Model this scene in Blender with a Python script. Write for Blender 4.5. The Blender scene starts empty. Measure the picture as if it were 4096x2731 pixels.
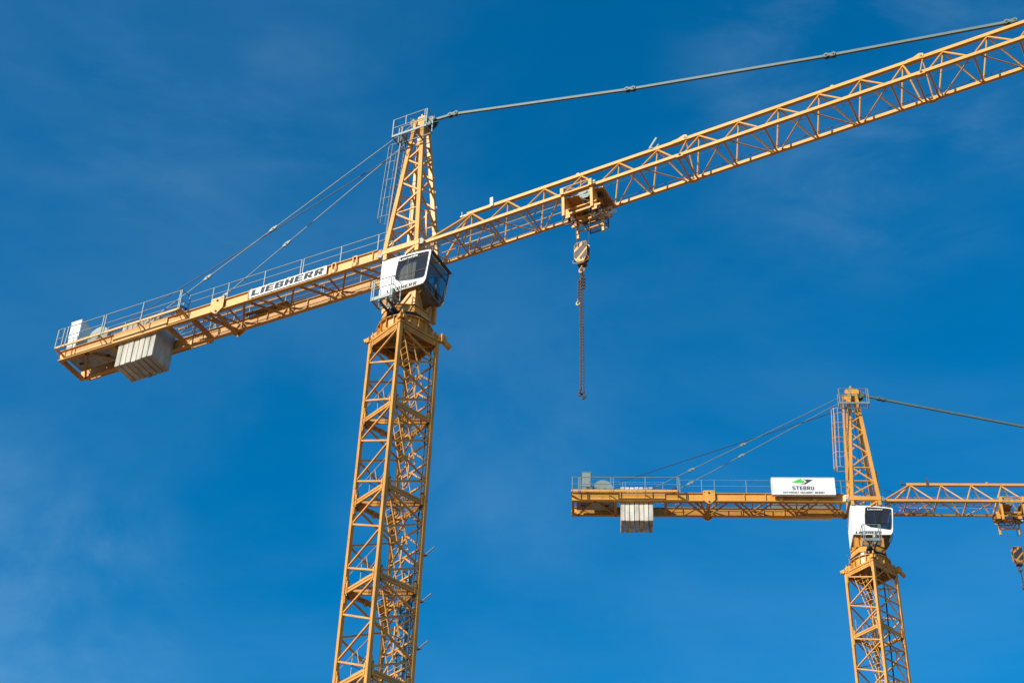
import bpy, math, random
from mathutils import Vector, Matrix
random.seed(7)
D = bpy.data
scene = bpy.context.scene
COL = scene.collection
R = math.radians

# ------------------------------------------------------------------ camera
CAM_H = 1.7
PITCH, ROLL = R(38.48), R(2.313)
cd = D.cameras.new('camera'); cam = D.objects.new('camera', cd); COL.objects.link(cam)
c_, s_ = math.cos(PITCH), math.sin(PITCH)
fw, rt, up = Vector((0, c_, s_)), Vector((1, 0, 0)), Vector((0, -s_, c_))
r2 = rt*math.cos(ROLL) + up*math.sin(ROLL)
u2 = -rt*math.sin(ROLL) + up*math.cos(ROLL)
cam.matrix_world = Matrix(((r2.x, u2.x, -fw.x, 0), (r2.y, u2.y, -fw.y, 0), (r2.z, u2.z, -fw.z, CAM_H), (0, 0, 0, 1)))
cd.sensor_width = 36.0; cd.lens = 6772.23/4096*36.0
cd.clip_start = 0.2; cd.clip_end = 20000
scene.camera = cam

# ------------------------------------------------------------------ sky, sun, exposure
SUN_AZ, SUN_EL = R(-139.0), R(25.0)          # direction towards the sun, world azimuth from +X
sd = Vector((math.cos(SUN_AZ)*math.cos(SUN_EL), math.sin(SUN_AZ)*math.cos(SUN_EL), math.sin(SUN_EL)))
w = D.worlds.new('World'); scene.world = w; w.use_nodes = True
nt = w.node_tree; N = nt.nodes; Lk = nt.links; N.clear()
def nd(t, **kw):
    n = N.new(t)
    for k, v in kw.items(): setattr(n, k, v)
    return n
out = nd('ShaderNodeOutputWorld'); bg = nd('ShaderNodeBackground')
sky = nd('ShaderNodeTexSky', sky_type='NISHITA')
sky.sun_disc = False; sky.sun_elevation = SUN_EL
sky.sun_rotation = math.atan2(sd.x, sd.y)
sky.altitude = 0; sky.air_density = 1.0; sky.dust_density = 0.3; sky.ozone_density = 3.0
gm = nd('ShaderNodeGamma'); gm.inputs[1].default_value = 1.0
hs = nd('ShaderNodeHueSaturation'); hs.inputs['Saturation'].default_value = 1.44; hs.inputs['Value'].default_value = 1.12; hs.inputs['Hue'].default_value = .494
Lk.new(sky.outputs[0], gm.inputs[0]); Lk.new(gm.outputs[0], hs.inputs['Color'])
# thin cirrus: stretched noise over the sky directions
tc = nd('ShaderNodeTexCoord')
def cloud(rot, scl, nscale, lo, hi, amt):
    mp = nd('ShaderNodeMapping'); mp.inputs['Rotation'].default_value = rot; mp.inputs['Scale'].default_value = scl
    nz = nd('ShaderNodeTexNoise'); nz.inputs['Scale'].default_value = nscale; nz.inputs['Detail'].default_value = 9
    nz.inputs['Roughness'].default_value = .58; nz.inputs['Distortion'].default_value = .35
    mr = nd('ShaderNodeMapRange'); mr.interpolation_type = 'SMOOTHSTEP'
    for k, v in (('From Min', lo), ('From Max', hi), ('To Min', 0), ('To Max', amt)): mr.inputs[k].default_value = v
    Lk.new(tc.outputs['Generated'], mp.inputs[0]); Lk.new(mp.outputs[0], nz.inputs['Vector']); Lk.new(nz.outputs['Fac'], mr.inputs['Value'])
    return mr.outputs[0]
c1 = cloud((R(12), R(24), R(20)), (1, 1, 2.2), 2.6, .38, .72, .036)
c2 = cloud((R(-15), R(35), R(-30)), (1, 1.4, 3.2), 9.0, .40, .80, 1.0)
c3 = cloud((R(20), R(10), R(40)), (1, 1, 1.3), 5.5, .34, .74, 1.0)
def patch(d, inner, outer, amt, src=None):
    vm = nd('ShaderNodeVectorMath', operation='DOT_PRODUCT'); vm.inputs[1].default_value = d; Lk.new(tc.outputs['Generated'], vm.inputs[0])
    mr = nd('ShaderNodeMapRange'); mr.interpolation_type = 'SMOOTHSTEP'
    for k, v in (('From Min', math.cos(R(outer))), ('From Max', math.cos(R(inner))), ('To Min', 0), ('To Max', amt)): mr.inputs[k].default_value = v
    Lk.new(vm.outputs['Value'], mr.inputs['Value'])
    m = nd('ShaderNodeMath', operation='MULTIPLY'); Lk.new(mr.outputs[0], m.inputs[0]); Lk.new(src or c2, m.inputs[1]); return m.outputs[0]
def plus(p, q):
    m = nd('ShaderNodeMath', operation='ADD'); Lk.new(p, m.inputs[0]); Lk.new(q, m.inputs[1]); return m
ad = plus(c1, patch((-0.2792, 0.8455, 0.4552), 1.0, 7.5, .15, c3))
ad = plus(ad.outputs[0], patch((-0.0189, 0.8255, 0.564), .5, 6.0, .055, c3))
ad = plus(ad.outputs[0], patch((0.2009, 0.6568, 0.7268), 1.0, 8.0, .07))
ad = plus(ad.outputs[0], patch((-0.1849, 0.6806, 0.7089), 1.0, 8.0, .035)); ad.use_clamp = True
mx = nd('ShaderNodeMixRGB'); mx.inputs[2].default_value = (5.0, 7.3, 8.9, 1)
Lk.new(ad.outputs[0], mx.inputs[0]); Lk.new(hs.outputs[0], mx.inputs[1])
Lk.new(mx.outputs[0], bg.inputs[0]); bg.inputs[1].default_value = 0.11
Lk.new(bg.outputs[0], out.inputs[0])
sl = D.lights.new('sun', 'SUN'); so = D.objects.new('sun', sl); COL.objects.link(so)
sl.energy = 5.0; sl.angle = R(0.5); sl.color = (1.0, .91, .76)
so.rotation_euler = (-sd).to_track_quat('-Z', 'Y').to_euler(); so.location = (0, 0, 150)
scene.view_settings.view_transform = 'Standard'; scene.view_settings.look = 'None'
scene.view_settings.exposure = 0.48; scene.view_settings.gamma = 1.0
scene.view_settings.use_curve_mapping = False
scene.render.engine = 'CYCLES'
scene.render.resolution_x = 1024; scene.render.resolution_y = 682

# ------------------------------------------------------------------ materials
def mat_base(name):
    m = D.materials.new(name); m.use_nodes = True
    n = m.node_tree.nodes; l = m.node_tree.links
    return m, n, l, n['Principled BSDF']
def worn(name, col, dark, rust=(.16, .06, .025), rough=.45, metal=0.0, wear=.5, scale=1.0, spots=.66):
    """paint with faded patches, vertical dirt streaks and small chips"""
    m, n, l, b = mat_base(name)
    geo = n.new('ShaderNodeNewGeometry')
    def noise(sc, det, mapscale=(1, 1, 1)):
        mp = n.new('ShaderNodeMapping'); mp.inputs['Scale'].default_value = mapscale
        t = n.new('ShaderNodeTexNoise'); t.inputs['Scale'].default_value = sc*scale; t.inputs['Detail'].default_value = det
        l.new(geo.outputs['Position'], mp.inputs[0]); l.new(mp.outputs[0], t.inputs['Vector']); return t.outputs['Fac']
    def ramp(f, lo, hi, to):
        r = n.new('ShaderNodeMapRange'); r.inputs['From Min'].default_value = lo; r.inputs['From Max'].default_value = hi
        r.inputs['To Max'].default_value = to; l.new(f, r.inputs['Value']); return r.outputs[0]
    def mix(f, a, c):
        x = n.new('ShaderNodeMixRGB'); l.new(f, x.inputs[0])
        if isinstance(a, tuple): x.inputs[1].default_value = (*a, 1)
        else: l.new(a, x.inputs[1])
        x.inputs[2].default_value = (*c, 1); return x.outputs[0]
    c = mix(ramp(noise(.9, 3), .35, .7, wear), col, dark)
    c = mix(ramp(noise(5, 4, (1, 1, .12)), .52, .75, wear*.8), c, tuple(x*.62 for x in col))
    c = mix(ramp(noise(9, 5), spots, spots+.06, .75), c, rust)
    l.new(c, b.inputs['Base Color']); b.inputs['Roughness'].default_value = rough; b.inputs['Metallic'].default_value = metal
    bm = n.new('ShaderNodeBump'); bm.inputs['Strength'].default_value = .15; bm.inputs['Distance'].default_value = .01
    l.new(noise(14, 3), bm.inputs['Height']); l.new(bm.outputs[0], b.inputs['Normal'])
    return m
YEL = (.56, .275, .046)
M = {}
M['yellow'] = worn('yellow_paint', YEL, (.46, .215, .034), wear=.55, spots=.69)
M['yellow_worn_shaded'] = worn('worn_shaded_yellow_paint', (.46, .215, .036), (.31, .138, .025), wear=.7, spots=.62)  # worn paint; its darker tone also stands for shade under the trolley floors
M['yellow_mast'] = worn('weathered_mast_paint', (.55, .265, .044), (.38, .17, .03), wear=.8, spots=.635, rust=(.13, .055, .025))
M['galv'] = worn('galvanised_steel', (.175, .22, .23), (.13, .165, .175), rust=(.15, .12, .10), rough=.5, metal=.1, wear=.5, spots=.74)
M['tie'] = worn('grey_green_paint', (.075, .115, .115), (.055, .088, .088), rough=.4, wear=.5, spots=.75)
M['link'] = worn('pale_grey_green_paint', (.175, .225, .22), (.125, .17, .165), rough=.45, wear=.5, spots=.72)
M['dark'] = worn('dark_steel', (.03, .03, .034), (.02, .02, .02), rust=(.08, .04, .02), rough=.5, metal=.3)
M['rope'] = worn('steel_rope', (.035, .035, .04), (.02, .02, .024), rust=(.05, .03, .02), rough=.55)
M['ladder_dark'] = worn('dark_grey_paint', (.075, .085, .09), (.05, .055, .06), rust=(.12, .08, .05), rough=.5)
M['rustiron'] = worn('rusty_iron', (.044, .031, .030), (.027, .021, .022), rust=(.10, .055, .04), rough=.7, wear=.8, spots=.5, scale=2)
M['brass'] = worn('yellow_hook_paint', (.72, .52, .10), (.5, .34, .06), rough=.4)
M['white'] = worn('white_paint', (.74, .74, .72), (.66, .66, .64), rust=(.5, .47, .42), rough=.3, wear=.25, spots=.80)
M['signwhite'] = worn('sign_white', (.64, .66, .68), (.58, .60, .62), rust=(.5, .48, .45), rough=.4, wear=.3, spots=.82)
M['navy'] = worn('navy_lettering', (.016, .024, .036), (.02, .028, .04), rust=(.05, .06, .08), rough=.75, spots=.9, wear=.2)
M['green'] = worn('green_print', (.07, .45, .07), (.06, .4, .06), rust=(.1, .4, .1), rough=.45, spots=.85)
M['letterwhite'] = worn('white_lettering', (.85, .85, .85), (.8, .8, .8), rust=(.7, .7, .7), rough=.4, spots=.85)
M['fabric'] = worn('beige_fabric', (.62, .55, .42), (.52, .46, .35), rust=(.5, .42, .3), rough=.9, wear=.6, spots=.8)
M['interior'] = worn('cab_interior', (.16, .16, .16), (.11, .11, .115), rough=.7, rust=(.1, .1, .1))
M['wood'] = worn('weathered_timber', (.20, .15, .11), (.11, .085, .07), rust=(.06, .045, .035), rough=.85, wear=.9, spots=.55)
M['rubber'] = worn('black_rubber', (.018, .018, .02), (.03, .03, .03), rust=(.05, .05, .05), rough=.6)
M['grease'] = worn('black_grease', (.012, .011, .010), (.02, .018, .015), rust=(.04, .025, .015), rough=.35)

def concrete(name, col, dirt):
    m, n, l, b = mat_base(name)
    geo = n.new('ShaderNodeNewGeometry'); oi = n.new('ShaderNodeObjectInfo')
    t1 = n.new('ShaderNodeTexNoise'); t1.inputs['Scale'].default_value = 2.2; t1.inputs['Detail'].default_value = 7
    t2 = n.new('ShaderNodeTexNoise'); t2.inputs['Scale'].default_value = 22; t2.inputs['Detail'].default_value = 4
    mp = n.new('ShaderNodeMapping'); mp.inputs['Scale'].default_value = (1, 1, .25)
    l.new(geo.outputs['Position'], mp.inputs[0]); l.new(mp.outputs[0], t1.inputs['Vector']); l.new(geo.outputs['Position'], t2.inputs['Vector'])
    r1 = n.new('ShaderNodeMapRange'); r1.inputs['From Min'].default_value = .44; r1.inputs['From Max'].default_value = .66; r1.inputs['To Max'].default_value = .9
    l.new(t1.outputs['Fac'], r1.inputs['Value'])
    a = n.new('ShaderNodeMixRGB'); a.inputs[1].default_value = (*col, 1); a.inputs[2].default_value = (*dirt, 1); l.new(r1.outputs[0], a.inputs[0])
    r2_ = n.new('ShaderNodeMapRange'); r2_.inputs['From Min'].default_value = .62; r2_.inputs['From Max'].default_value = .72; r2_.inputs['To Max'].default_value = .5
    l.new(t2.outputs['Fac'], r2_.inputs['Value'])
    c = n.new('ShaderNodeMixRGB'); l.new(a.outputs[0], c.inputs[1]); c.inputs[2].default_value = (*[x*.6 for x in dirt], 1); l.new(r2_.outputs[0], c.inputs[0])
    h = n.new('ShaderNodeHueSaturation'); l.new(c.outputs[0], h.inputs['Color'])
    rr = n.new('ShaderNodeMapRange'); rr.inputs['To Min'].default_value = .74; rr.inputs['To Max'].default_value = 1.12; l.new(oi.outputs['Random'], rr.inputs['Value'])
    l.new(rr.outputs[0], h.inputs['Value']); l.new(h.outputs[0], b.inputs['Base Color'])
    b.inputs['Roughness'].default_value = .9
    bm = n.new('ShaderNodeBump'); bm.inputs['Strength'].default_value = .4; bm.inputs['Distance'].default_value = .015
    l.new(t2.outputs['Fac'], bm.inputs['Height']); l.new(bm.outputs[0], b.inputs['Normal'])
    return m
M['concrete'] = concrete('pale_concrete', (.50, .485, .44), (.27, .25, .215))
M['concrete_grey'] = concrete('grey_concrete', (.36, .35, .33), (.20, .19, .18))
M['ground'] = concrete('dusty_site_ground', (.23, .145, .085), (.16, .10, .06))

def grating(name, col, pitch, fill):
    """open steel mesh: bars in two directions, holes in between"""
    m, n, l, b = mat_base(name)
    b.inputs['Base Color'].default_value = (*col, 1); b.inputs['Roughness'].default_value = .5; b.inputs['Metallic'].default_value = .2
    tc = n.new('ShaderNodeTexCoord'); sp = n.new('ShaderNodeSeparateXYZ'); l.new(tc.outputs['Object'], sp.inputs[0])
    outs = []
    for ax in 'XY':
        d = n.new('ShaderNodeMath'); d.operation = 'DIVIDE'; d.inputs[1].default_value = pitch; l.new(sp.outputs[ax], d.inputs[0])
        f = n.new('ShaderNodeMath'); f.operation = 'FRACT'; l.new(d.outputs[0], f.inputs[0])
        g = n.new('ShaderNodeMath'); g.operation = 'LESS_THAN'; g.inputs[1].default_value = fill; l.new(f.outputs[0], g.inputs[0]); outs.append(g.outputs[0])
    mxm = n.new('ShaderNodeMath'); mxm.operation = 'MAXIMUM'; l.new(outs[0], mxm.inputs[0]); l.new(outs[1], mxm.inputs[1])
    l.new(mxm.outputs[0], b.inputs['Alpha'])
    return m
M['mesh'] = grating('steel_mesh_deck', (.20, .21, .25), .045, .18)
M['mesh_dense'] = grating('steel_grating', (.26, .29, .31), .045, .28)

def glass(name, tint, alpha, rough=.03):
    m = D.materials.new(name); m.use_nodes = True; n = m.node_tree.nodes; l = m.node_tree.links; n.clear()
    o = n.new('ShaderNodeOutputMaterial'); tr = n.new('ShaderNodeBsdfTransparent'); tr.inputs[0].default_value = (*tint, 1)
    gl = n.new('ShaderNodeBsdfGlossy'); gl.inputs['Roughness'].default_value = rough; gl.inputs[0].default_value = (.9, .95, 1, 1)
    lw = n.new('ShaderNodeLayerWeight'); lw.inputs[0].default_value = .5
    pw = n.new('ShaderNodeMath'); pw.operation = 'POWER'; pw.inputs[1].default_value = 4.0; l.new(lw.outputs['Facing'], pw.inputs[0])
    fr = n.new('ShaderNodeMapRange'); fr.inputs['To Min'].default_value = .045; fr.inputs['To Max'].default_value = .9; l.new(pw.outputs[0], fr.inputs['Value'])
    geo = n.new('ShaderNodeNewGeometry'); tz = n.new('ShaderNodeTexNoise'); tz.inputs['Scale'].default_value = 3
    l.new(geo.outputs['Position'], tz.inputs['Vector'])
    df = n.new('ShaderNodeBsdfDiffuse'); df.inputs[0].default_value = (.12, .13, .14, 1)
    mr = n.new('ShaderNodeMapRange'); mr.inputs['To Min'].default_value = alpha*.6; mr.inputs['To Max'].default_value = alpha*1.4; l.new(tz.outputs['Fac'], mr.inputs['Value'])
    m1 = n.new('ShaderNodeMixShader'); l.new(mr.outputs[0], m1.inputs[0]); l.new(tr.outputs[0], m1.inputs[1]); l.new(df.outputs[0], m1.inputs[2])
    m2 = n.new('ShaderNodeMixShader'); l.new(fr.outputs[0], m2.inputs[0]); l.new(m1.outputs[0], m2.inputs[1]); l.new(gl.outputs[0], m2.inputs[2])
    l.new(m2.outputs[0], o.inputs[0]); return m
M['glass'] = glass('tinted_cab_glass', (.40, .43, .45), .10)
M['glass_blue'] = glass('blue_tinted_cab_glass', (.62, .70, .73), .04)
M['glass_dark'] = glass('dark_cab_glass', (.44, .54, .58), .06)

# ------------------------------------------------------------------ mesh builder
class MB:
    def __init__(self): self.v = []; self.f = []; self.s = []; self.m = []; self.k = 0
    def add(self, vs, fs, smooth=False):
        o = len(self.v); self.v += [tuple(x) for x in vs]
        for f in fs: self.f.append([i+o for i in f]); self.s.append(smooth); self.m.append(self.k)
    def box(self, c, d, m=None):
        c = Vector(c); h = [x/2 for x in d]
        vs = [Vector((sx*h[0], sy*h[1], sz*h[2])) for sx in (-1, 1) for sy in (-1, 1) for sz in (-1, 1)]
        if m is not None: vs = [m @ v for v in vs]
        self.add([c+v for v in vs], [(0, 1, 3, 2), (4, 6, 7, 5), (0, 4, 5, 1), (2, 3, 7, 6), (0, 2, 6, 4), (1, 5, 7, 3)])
        return self
    def beam(self, a, b, w, h, up=(0, 0, 1)):
        a, b = Vector(a), Vector(b); d = (b-a); L = d.length; d = d/L
        u = Vector(up)
        if abs(d.dot(u)) > .98: u = Vector((1, 0, 0))
        s = d.cross(u).normalized(); u = s.cross(d)
        vs = [p + s*(i*w/2) + u*(j*h/2) for p in (a, b) for i, j in ((-1, -1), (1, -1), (1, 1), (-1, 1))]
        self.add(vs, [(3, 2, 1, 0), (4, 5, 6, 7), (0, 1, 5, 4), (1, 2, 6, 5), (2, 3, 7, 6), (3, 0, 4, 7)])
        return self
    def path(self, pts, r, n=8, closed=False, caps=True):
        P = [Vector(p) for p in pts]; K = len(P); rings = []
        prev = None
        for i, p in enumerate(P):
            if closed: t = P[(i+1) % K]-P[i-1]
            else: t = P[min(i+1, K-1)]-P[max(i-1, 0)]
            t.normalize()
            if prev is None:
                u = Vector((0, 0, 1)) if abs(t.z) < .9 else Vector((1, 0, 0))
            else: u = prev
            s = t.cross(u)
            if s.length < 1e-4: s = t.cross(Vector((0.3, 1, .2)))
            s.normalize(); u = s.cross(t).normalized(); prev = u
            rr = r[i] if isinstance(r, (list, tuple)) else r
            rings.append([p + (s*math.cos(2*math.pi*k/n)+u*math.sin(2*math.pi*k/n))*rr for k in range(n)])
        vs = [v for rg in rings for v in rg]; fs = []
        for i in range(K if closed else K-1):
            j = (i+1) % K
            for k in range(n):
                k2 = (k+1) % n; fs.append((i*n+k, j*n+k, j*n+k2, i*n+k2))
        self.add(vs, fs, n > 4)
        if caps and not closed:
            self.add(rings[0], [tuple(range(n))]); self.add(rings[-1], [tuple(reversed(range(n)))])
        return self
    def tube(self, a, b, r, n=8): return self.path([a, b], r, n)
    def prism(self, poly, vec):
        P = [Vector(p) for p in poly]; v = Vector(vec); n = len(P)
        self.add(P + [p+v for p in P], [tuple(reversed(range(n))), tuple(range(n, 2*n))] + [(i, (i+1) % n, n+(i+1) % n, n+i) for i in range(n)])
        return self
    def cyl(self, c, axis, r, h, n=24, r2=None):
        c = Vector(c); a = Vector(axis).normalized(); self.path([c-a*h/2, c+a*h/2], [r, r2 if r2 else r], n); return self
    def lathe(self, prof, c=(0, 0, 0), n=32, smooth=False):
        vs = []; fs = []; K = len(prof)
        for r, z in prof:
            for k in range(n):
                a = 2*math.pi*k/n; vs.append((c[0]+r*math.cos(a), c[1]+r*math.sin(a), c[2]+z))
        for i in range(K-1):
            for k in range(n):
                k2 = (k+1) % n; fs.append((i*n+k, i*n+k2, (i+1)*n+k2, (i+1)*n+k))
        self.add(vs, fs, smooth); return self
    def ibeam(self, a, b, w, h, tf=.03, tw=.03, yc=0):
        """I-section with horizontal flanges; a, b at mid height"""
        a, b = Vector(a), Vector(b); z = Vector((0, 0, 1))
        self.beam(a+z*(h/2-tf/2), b+z*(h/2-tf/2), w, tf); self.beam(a-z*(h/2-tf/2), b-z*(h/2-tf/2), w, tf)
        self.beam(a, b, tw, h-2*tf); return self
    def ring(self, c, axis, Rr, r, n=20, m=6, arc=2*math.pi, start=0):
        a = Vector(axis).normalized(); u = a.orthogonal().normalized(); v = a.cross(u)
        full = arc > 6.28
        K = n if full else n+1
        pts = [Vector(c)+(u*math.cos(start+arc*i/n)+v*math.sin(start+arc*i/n))*Rr for i in range(K)]
        return self.path(pts, r, m, closed=full)
    def xf(self, m):
        self.v = [tuple(m @ Vector(p)) for p in self.v]; return self
    def mesh(self, name, mats):
        me = D.meshes.new(name); me.from_pydata(self.v, [], self.f)
        me.polygons.foreach_set('use_smooth', self.s); me.polygons.foreach_set('material_index', self.m)
        for m in mats: me.materials.append(m)
        me.update(); return me
    def build(self, name, mat, parent=None, loc=(0, 0, 0), rot=(0, 0, 0)):
        mats = mat if isinstance(mat, (list, tuple)) else [mat]
        o = D.objects.new(name, self.mesh(name, [M[x] if isinstance(x, str) else x for x in mats])); COL.objects.link(o)
        o.location = loc; o.rotation_euler = rot
        if parent is not None: o.parent = parent
        return o
def tag(o, label, cat, group=None):
    o['label'] = label; o['category'] = cat
    if group: o['group'] = group
    return o
def thing(name, label, cat, loc, rz=0, group=None, rot=None):
    o = D.objects.new(name, None); COL.objects.link(o); o.location = loc; o.rotation_euler = rot or (0, 0, rz)
    o.empty_display_size = .5
    return tag(o, label, cat, group)
def structure(o): o['kind'] = 'structure'; return o

# lettering -------------------------------------------------------------
GLY = {
 'L': (.95, [[(0, 0), (.42, 0), (.42, 1), (0, 1)], [(.42, 0), (.95, 0), (.95, .25), (.42, .25)]]),
 'I': (.42, [[(0, 0), (.42, 0), (.42, 1), (0, 1)]]),
 'E': (.95, [[(0, 0), (.4, 0), (.4, 1), (0, 1)], [(.4, 0), (.95, 0), (.95, .23), (.4, .23)], [(.4, .39), (.88, .39), (.88, .61), (.4, .61)], [(.4, .77), (.95, .77), (.95, 1), (.4, 1)]]),
 'B': (1.02, [[(0, 0), (.4, 0), (.4, 1), (0, 1)], [(.4, 0), (.9, 0), (.98, .06), (1.02, .15), (1.02, .23), (.4, .23)], [(.4, .40), (.97, .40), (.9, .5), (.95, .6), (.4, .6)], [(.4, .77), (.99, .77), (.99, .88), (.94, .96), (.86, 1), (.4, 1)],
             [(.66, .23), (1.02, .23), (1.02, .32), (.97, .40), (.66, .40)], [(.64, .6), (.95, .6), (.99, .68), (.99, .77), (.64, .77)]]),
 'H': (1.0, [[(0, 0), (.4, 0), (.4, 1), (0, 1)], [(.6, 0), (1, 0), (1, 1), (.6, 1)], [(.4, .38), (.6, .38), (.6, .62), (.4, .62)]]),
 'R': (1.05, [[(0, 0), (.4, 0), (.4, 1), (0, 1)], [(.4, .77), (1.0, .77), (1.0, .88), (.95, .96), (.87, 1), (.4, 1)], [(.64, .57), (.97, .57), (1.0, .65), (1.0, .77), (.64, .77)], [(.4, .37), (.88, .37), (.97, .57), (.4, .57)],
             [(.44, .37), (.82, .37), (1.08, 0), (.62, 0)]]),
}
GLY2 = {
 'S': (.82, [[(0, .8), (.78, .8), (.78, 1), (.12, 1), (0, .9)], [(0, .56), (.26, .56), (.26, .8), (0, .8)], [(0, .56), (.06, .42), (.82, .42), (.74, .58), (.26, .58)], [(.56, .2), (.82, .2), (.82, .42), (.56, .42)], [(0, 0), (.7, 0), (.82, .1), (.82, .2), (0, .2)]]),
 'T': (.86, [[(0, .8), (.86, .8), (.86, 1), (0, 1)], [(.29, 0), (.57, 0), (.57, .8), (.29, .8)]]),
 'E': (.74, [[(0, 0), (.28, 0), (.28, 1), (0, 1)], [(.28, 0), (.74, 0), (.74, .2), (.28, .2)], [(.28, .41), (.68, .41), (.68, .59), (.28, .59)], [(.28, .8), (.74, .8), (.74, 1), (.28, 1)]]),
 'B': (.86, [[(0, 0), (.28, 0), (.28, 1), (0, 1)], [(.28, 0), (.74, 0), (.86, .1), (.86, .2), (.28, .2)], [(.28, .42), (.8, .42), (.72, .5), (.8, .58), (.28, .58)], [(.28, .8), (.84, .8), (.82, .92), (.72, 1), (.28, 1)], [(.58, .2), (.86, .2), (.86, .34), (.8, .42), (.58, .42)], [(.56, .58), (.8, .58), (.84, .66), (.84, .8), (.56, .8)]]),
 'R': (.88, [[(0, 0), (.28, 0), (.28, 1), (0, 1)], [(.28, .8), (.84, .8), (.82, .92), (.72, 1), (.28, 1)], [(.56, .55), (.8, .55), (.84, .66), (.84, .8), (.56, .8)], [(.28, .37), (.7, .37), (.8, .55), (.28, .55)], [(.34, .37), (.64, .37), (.9, 0), (.58, 0)]]),
 'U': (.86, [[(0, .12), (.28, .2), (.28, 1), (0, 1)], [(.58, .2), (.86, .12), (.86, 1), (.58, 1)], [(0, .12), (.14, 0), (.72, 0), (.86, .12), (.58, .2), (.28, .2)]]),
}
def block_word(word, x0, x1, z0, z1, y, t=.006, shear=.14, gap=.13, gly=None):
    gly = gly or GLY; ws = [gly[c][0] for c in word]; tot = sum(ws)+gap*(len(word)-1)
    h = z1-z0; sx = (x1-x0-shear*h)/tot; mb = MB(); x = 0
    for c, wd in zip(word, ws):
        for poly in gly[c][1]:
            mb.prism([(x0+(x+px)*sx+shear*h*py, y, z0+py*h) for px, py in poly], (0, -t, 0))
        x += wd+gap
    return mb
def font_word(text, x0, x1, z0, z1, y, t=.005, bold=0.0, shear=0.0):
    cu = D.curves.new('text', 'FONT'); cu.body = text; cu.offset = bold; cu.shear = shear; cu.extrude = .02; cu.resolution_u = 3
    ob = D.objects.new('text', cu); COL.objects.link(ob)
    dg = bpy.context.evaluated_depsgraph_get(); dg.update()
    me = D.meshes.new_from_object(ob.evaluated_get(dg))
    vs = [v.co.copy() for v in me.vertices]; fs = [tuple(p.vertices) for p in me.polygons]
    D.objects.remove(ob); D.curves.remove(cu); D.meshes.remove(me)
    ax, bx = min(v.x for v in vs), max(v.x for v in vs); ay, by = min(v.y for v in vs), max(v.y for v in vs)
    mb = MB()
    mb.add([(x0+(v.x-ax)/(bx-ax)*(x1-x0), y-(t if v.z > 0 else 0), z0+(v.y-ay)/(by-ay)*(z1-z0)) for v in vs], fs)
    return mb

# ------------------------------------------------------------------ ground
g = MB(); g.add([(-6000, -6000, 0), (6000, -6000, 0), (6000, 6000, 0), (-6000, 6000, 0)], [(0, 1, 2, 3)])
structure(g.build('ground', 'ground'))

# ================================================================== tower crane
LEGN = ((-1, -1), (1, -1), (1, 1), (-1, 1))       # F R K L in mast axes

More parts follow.
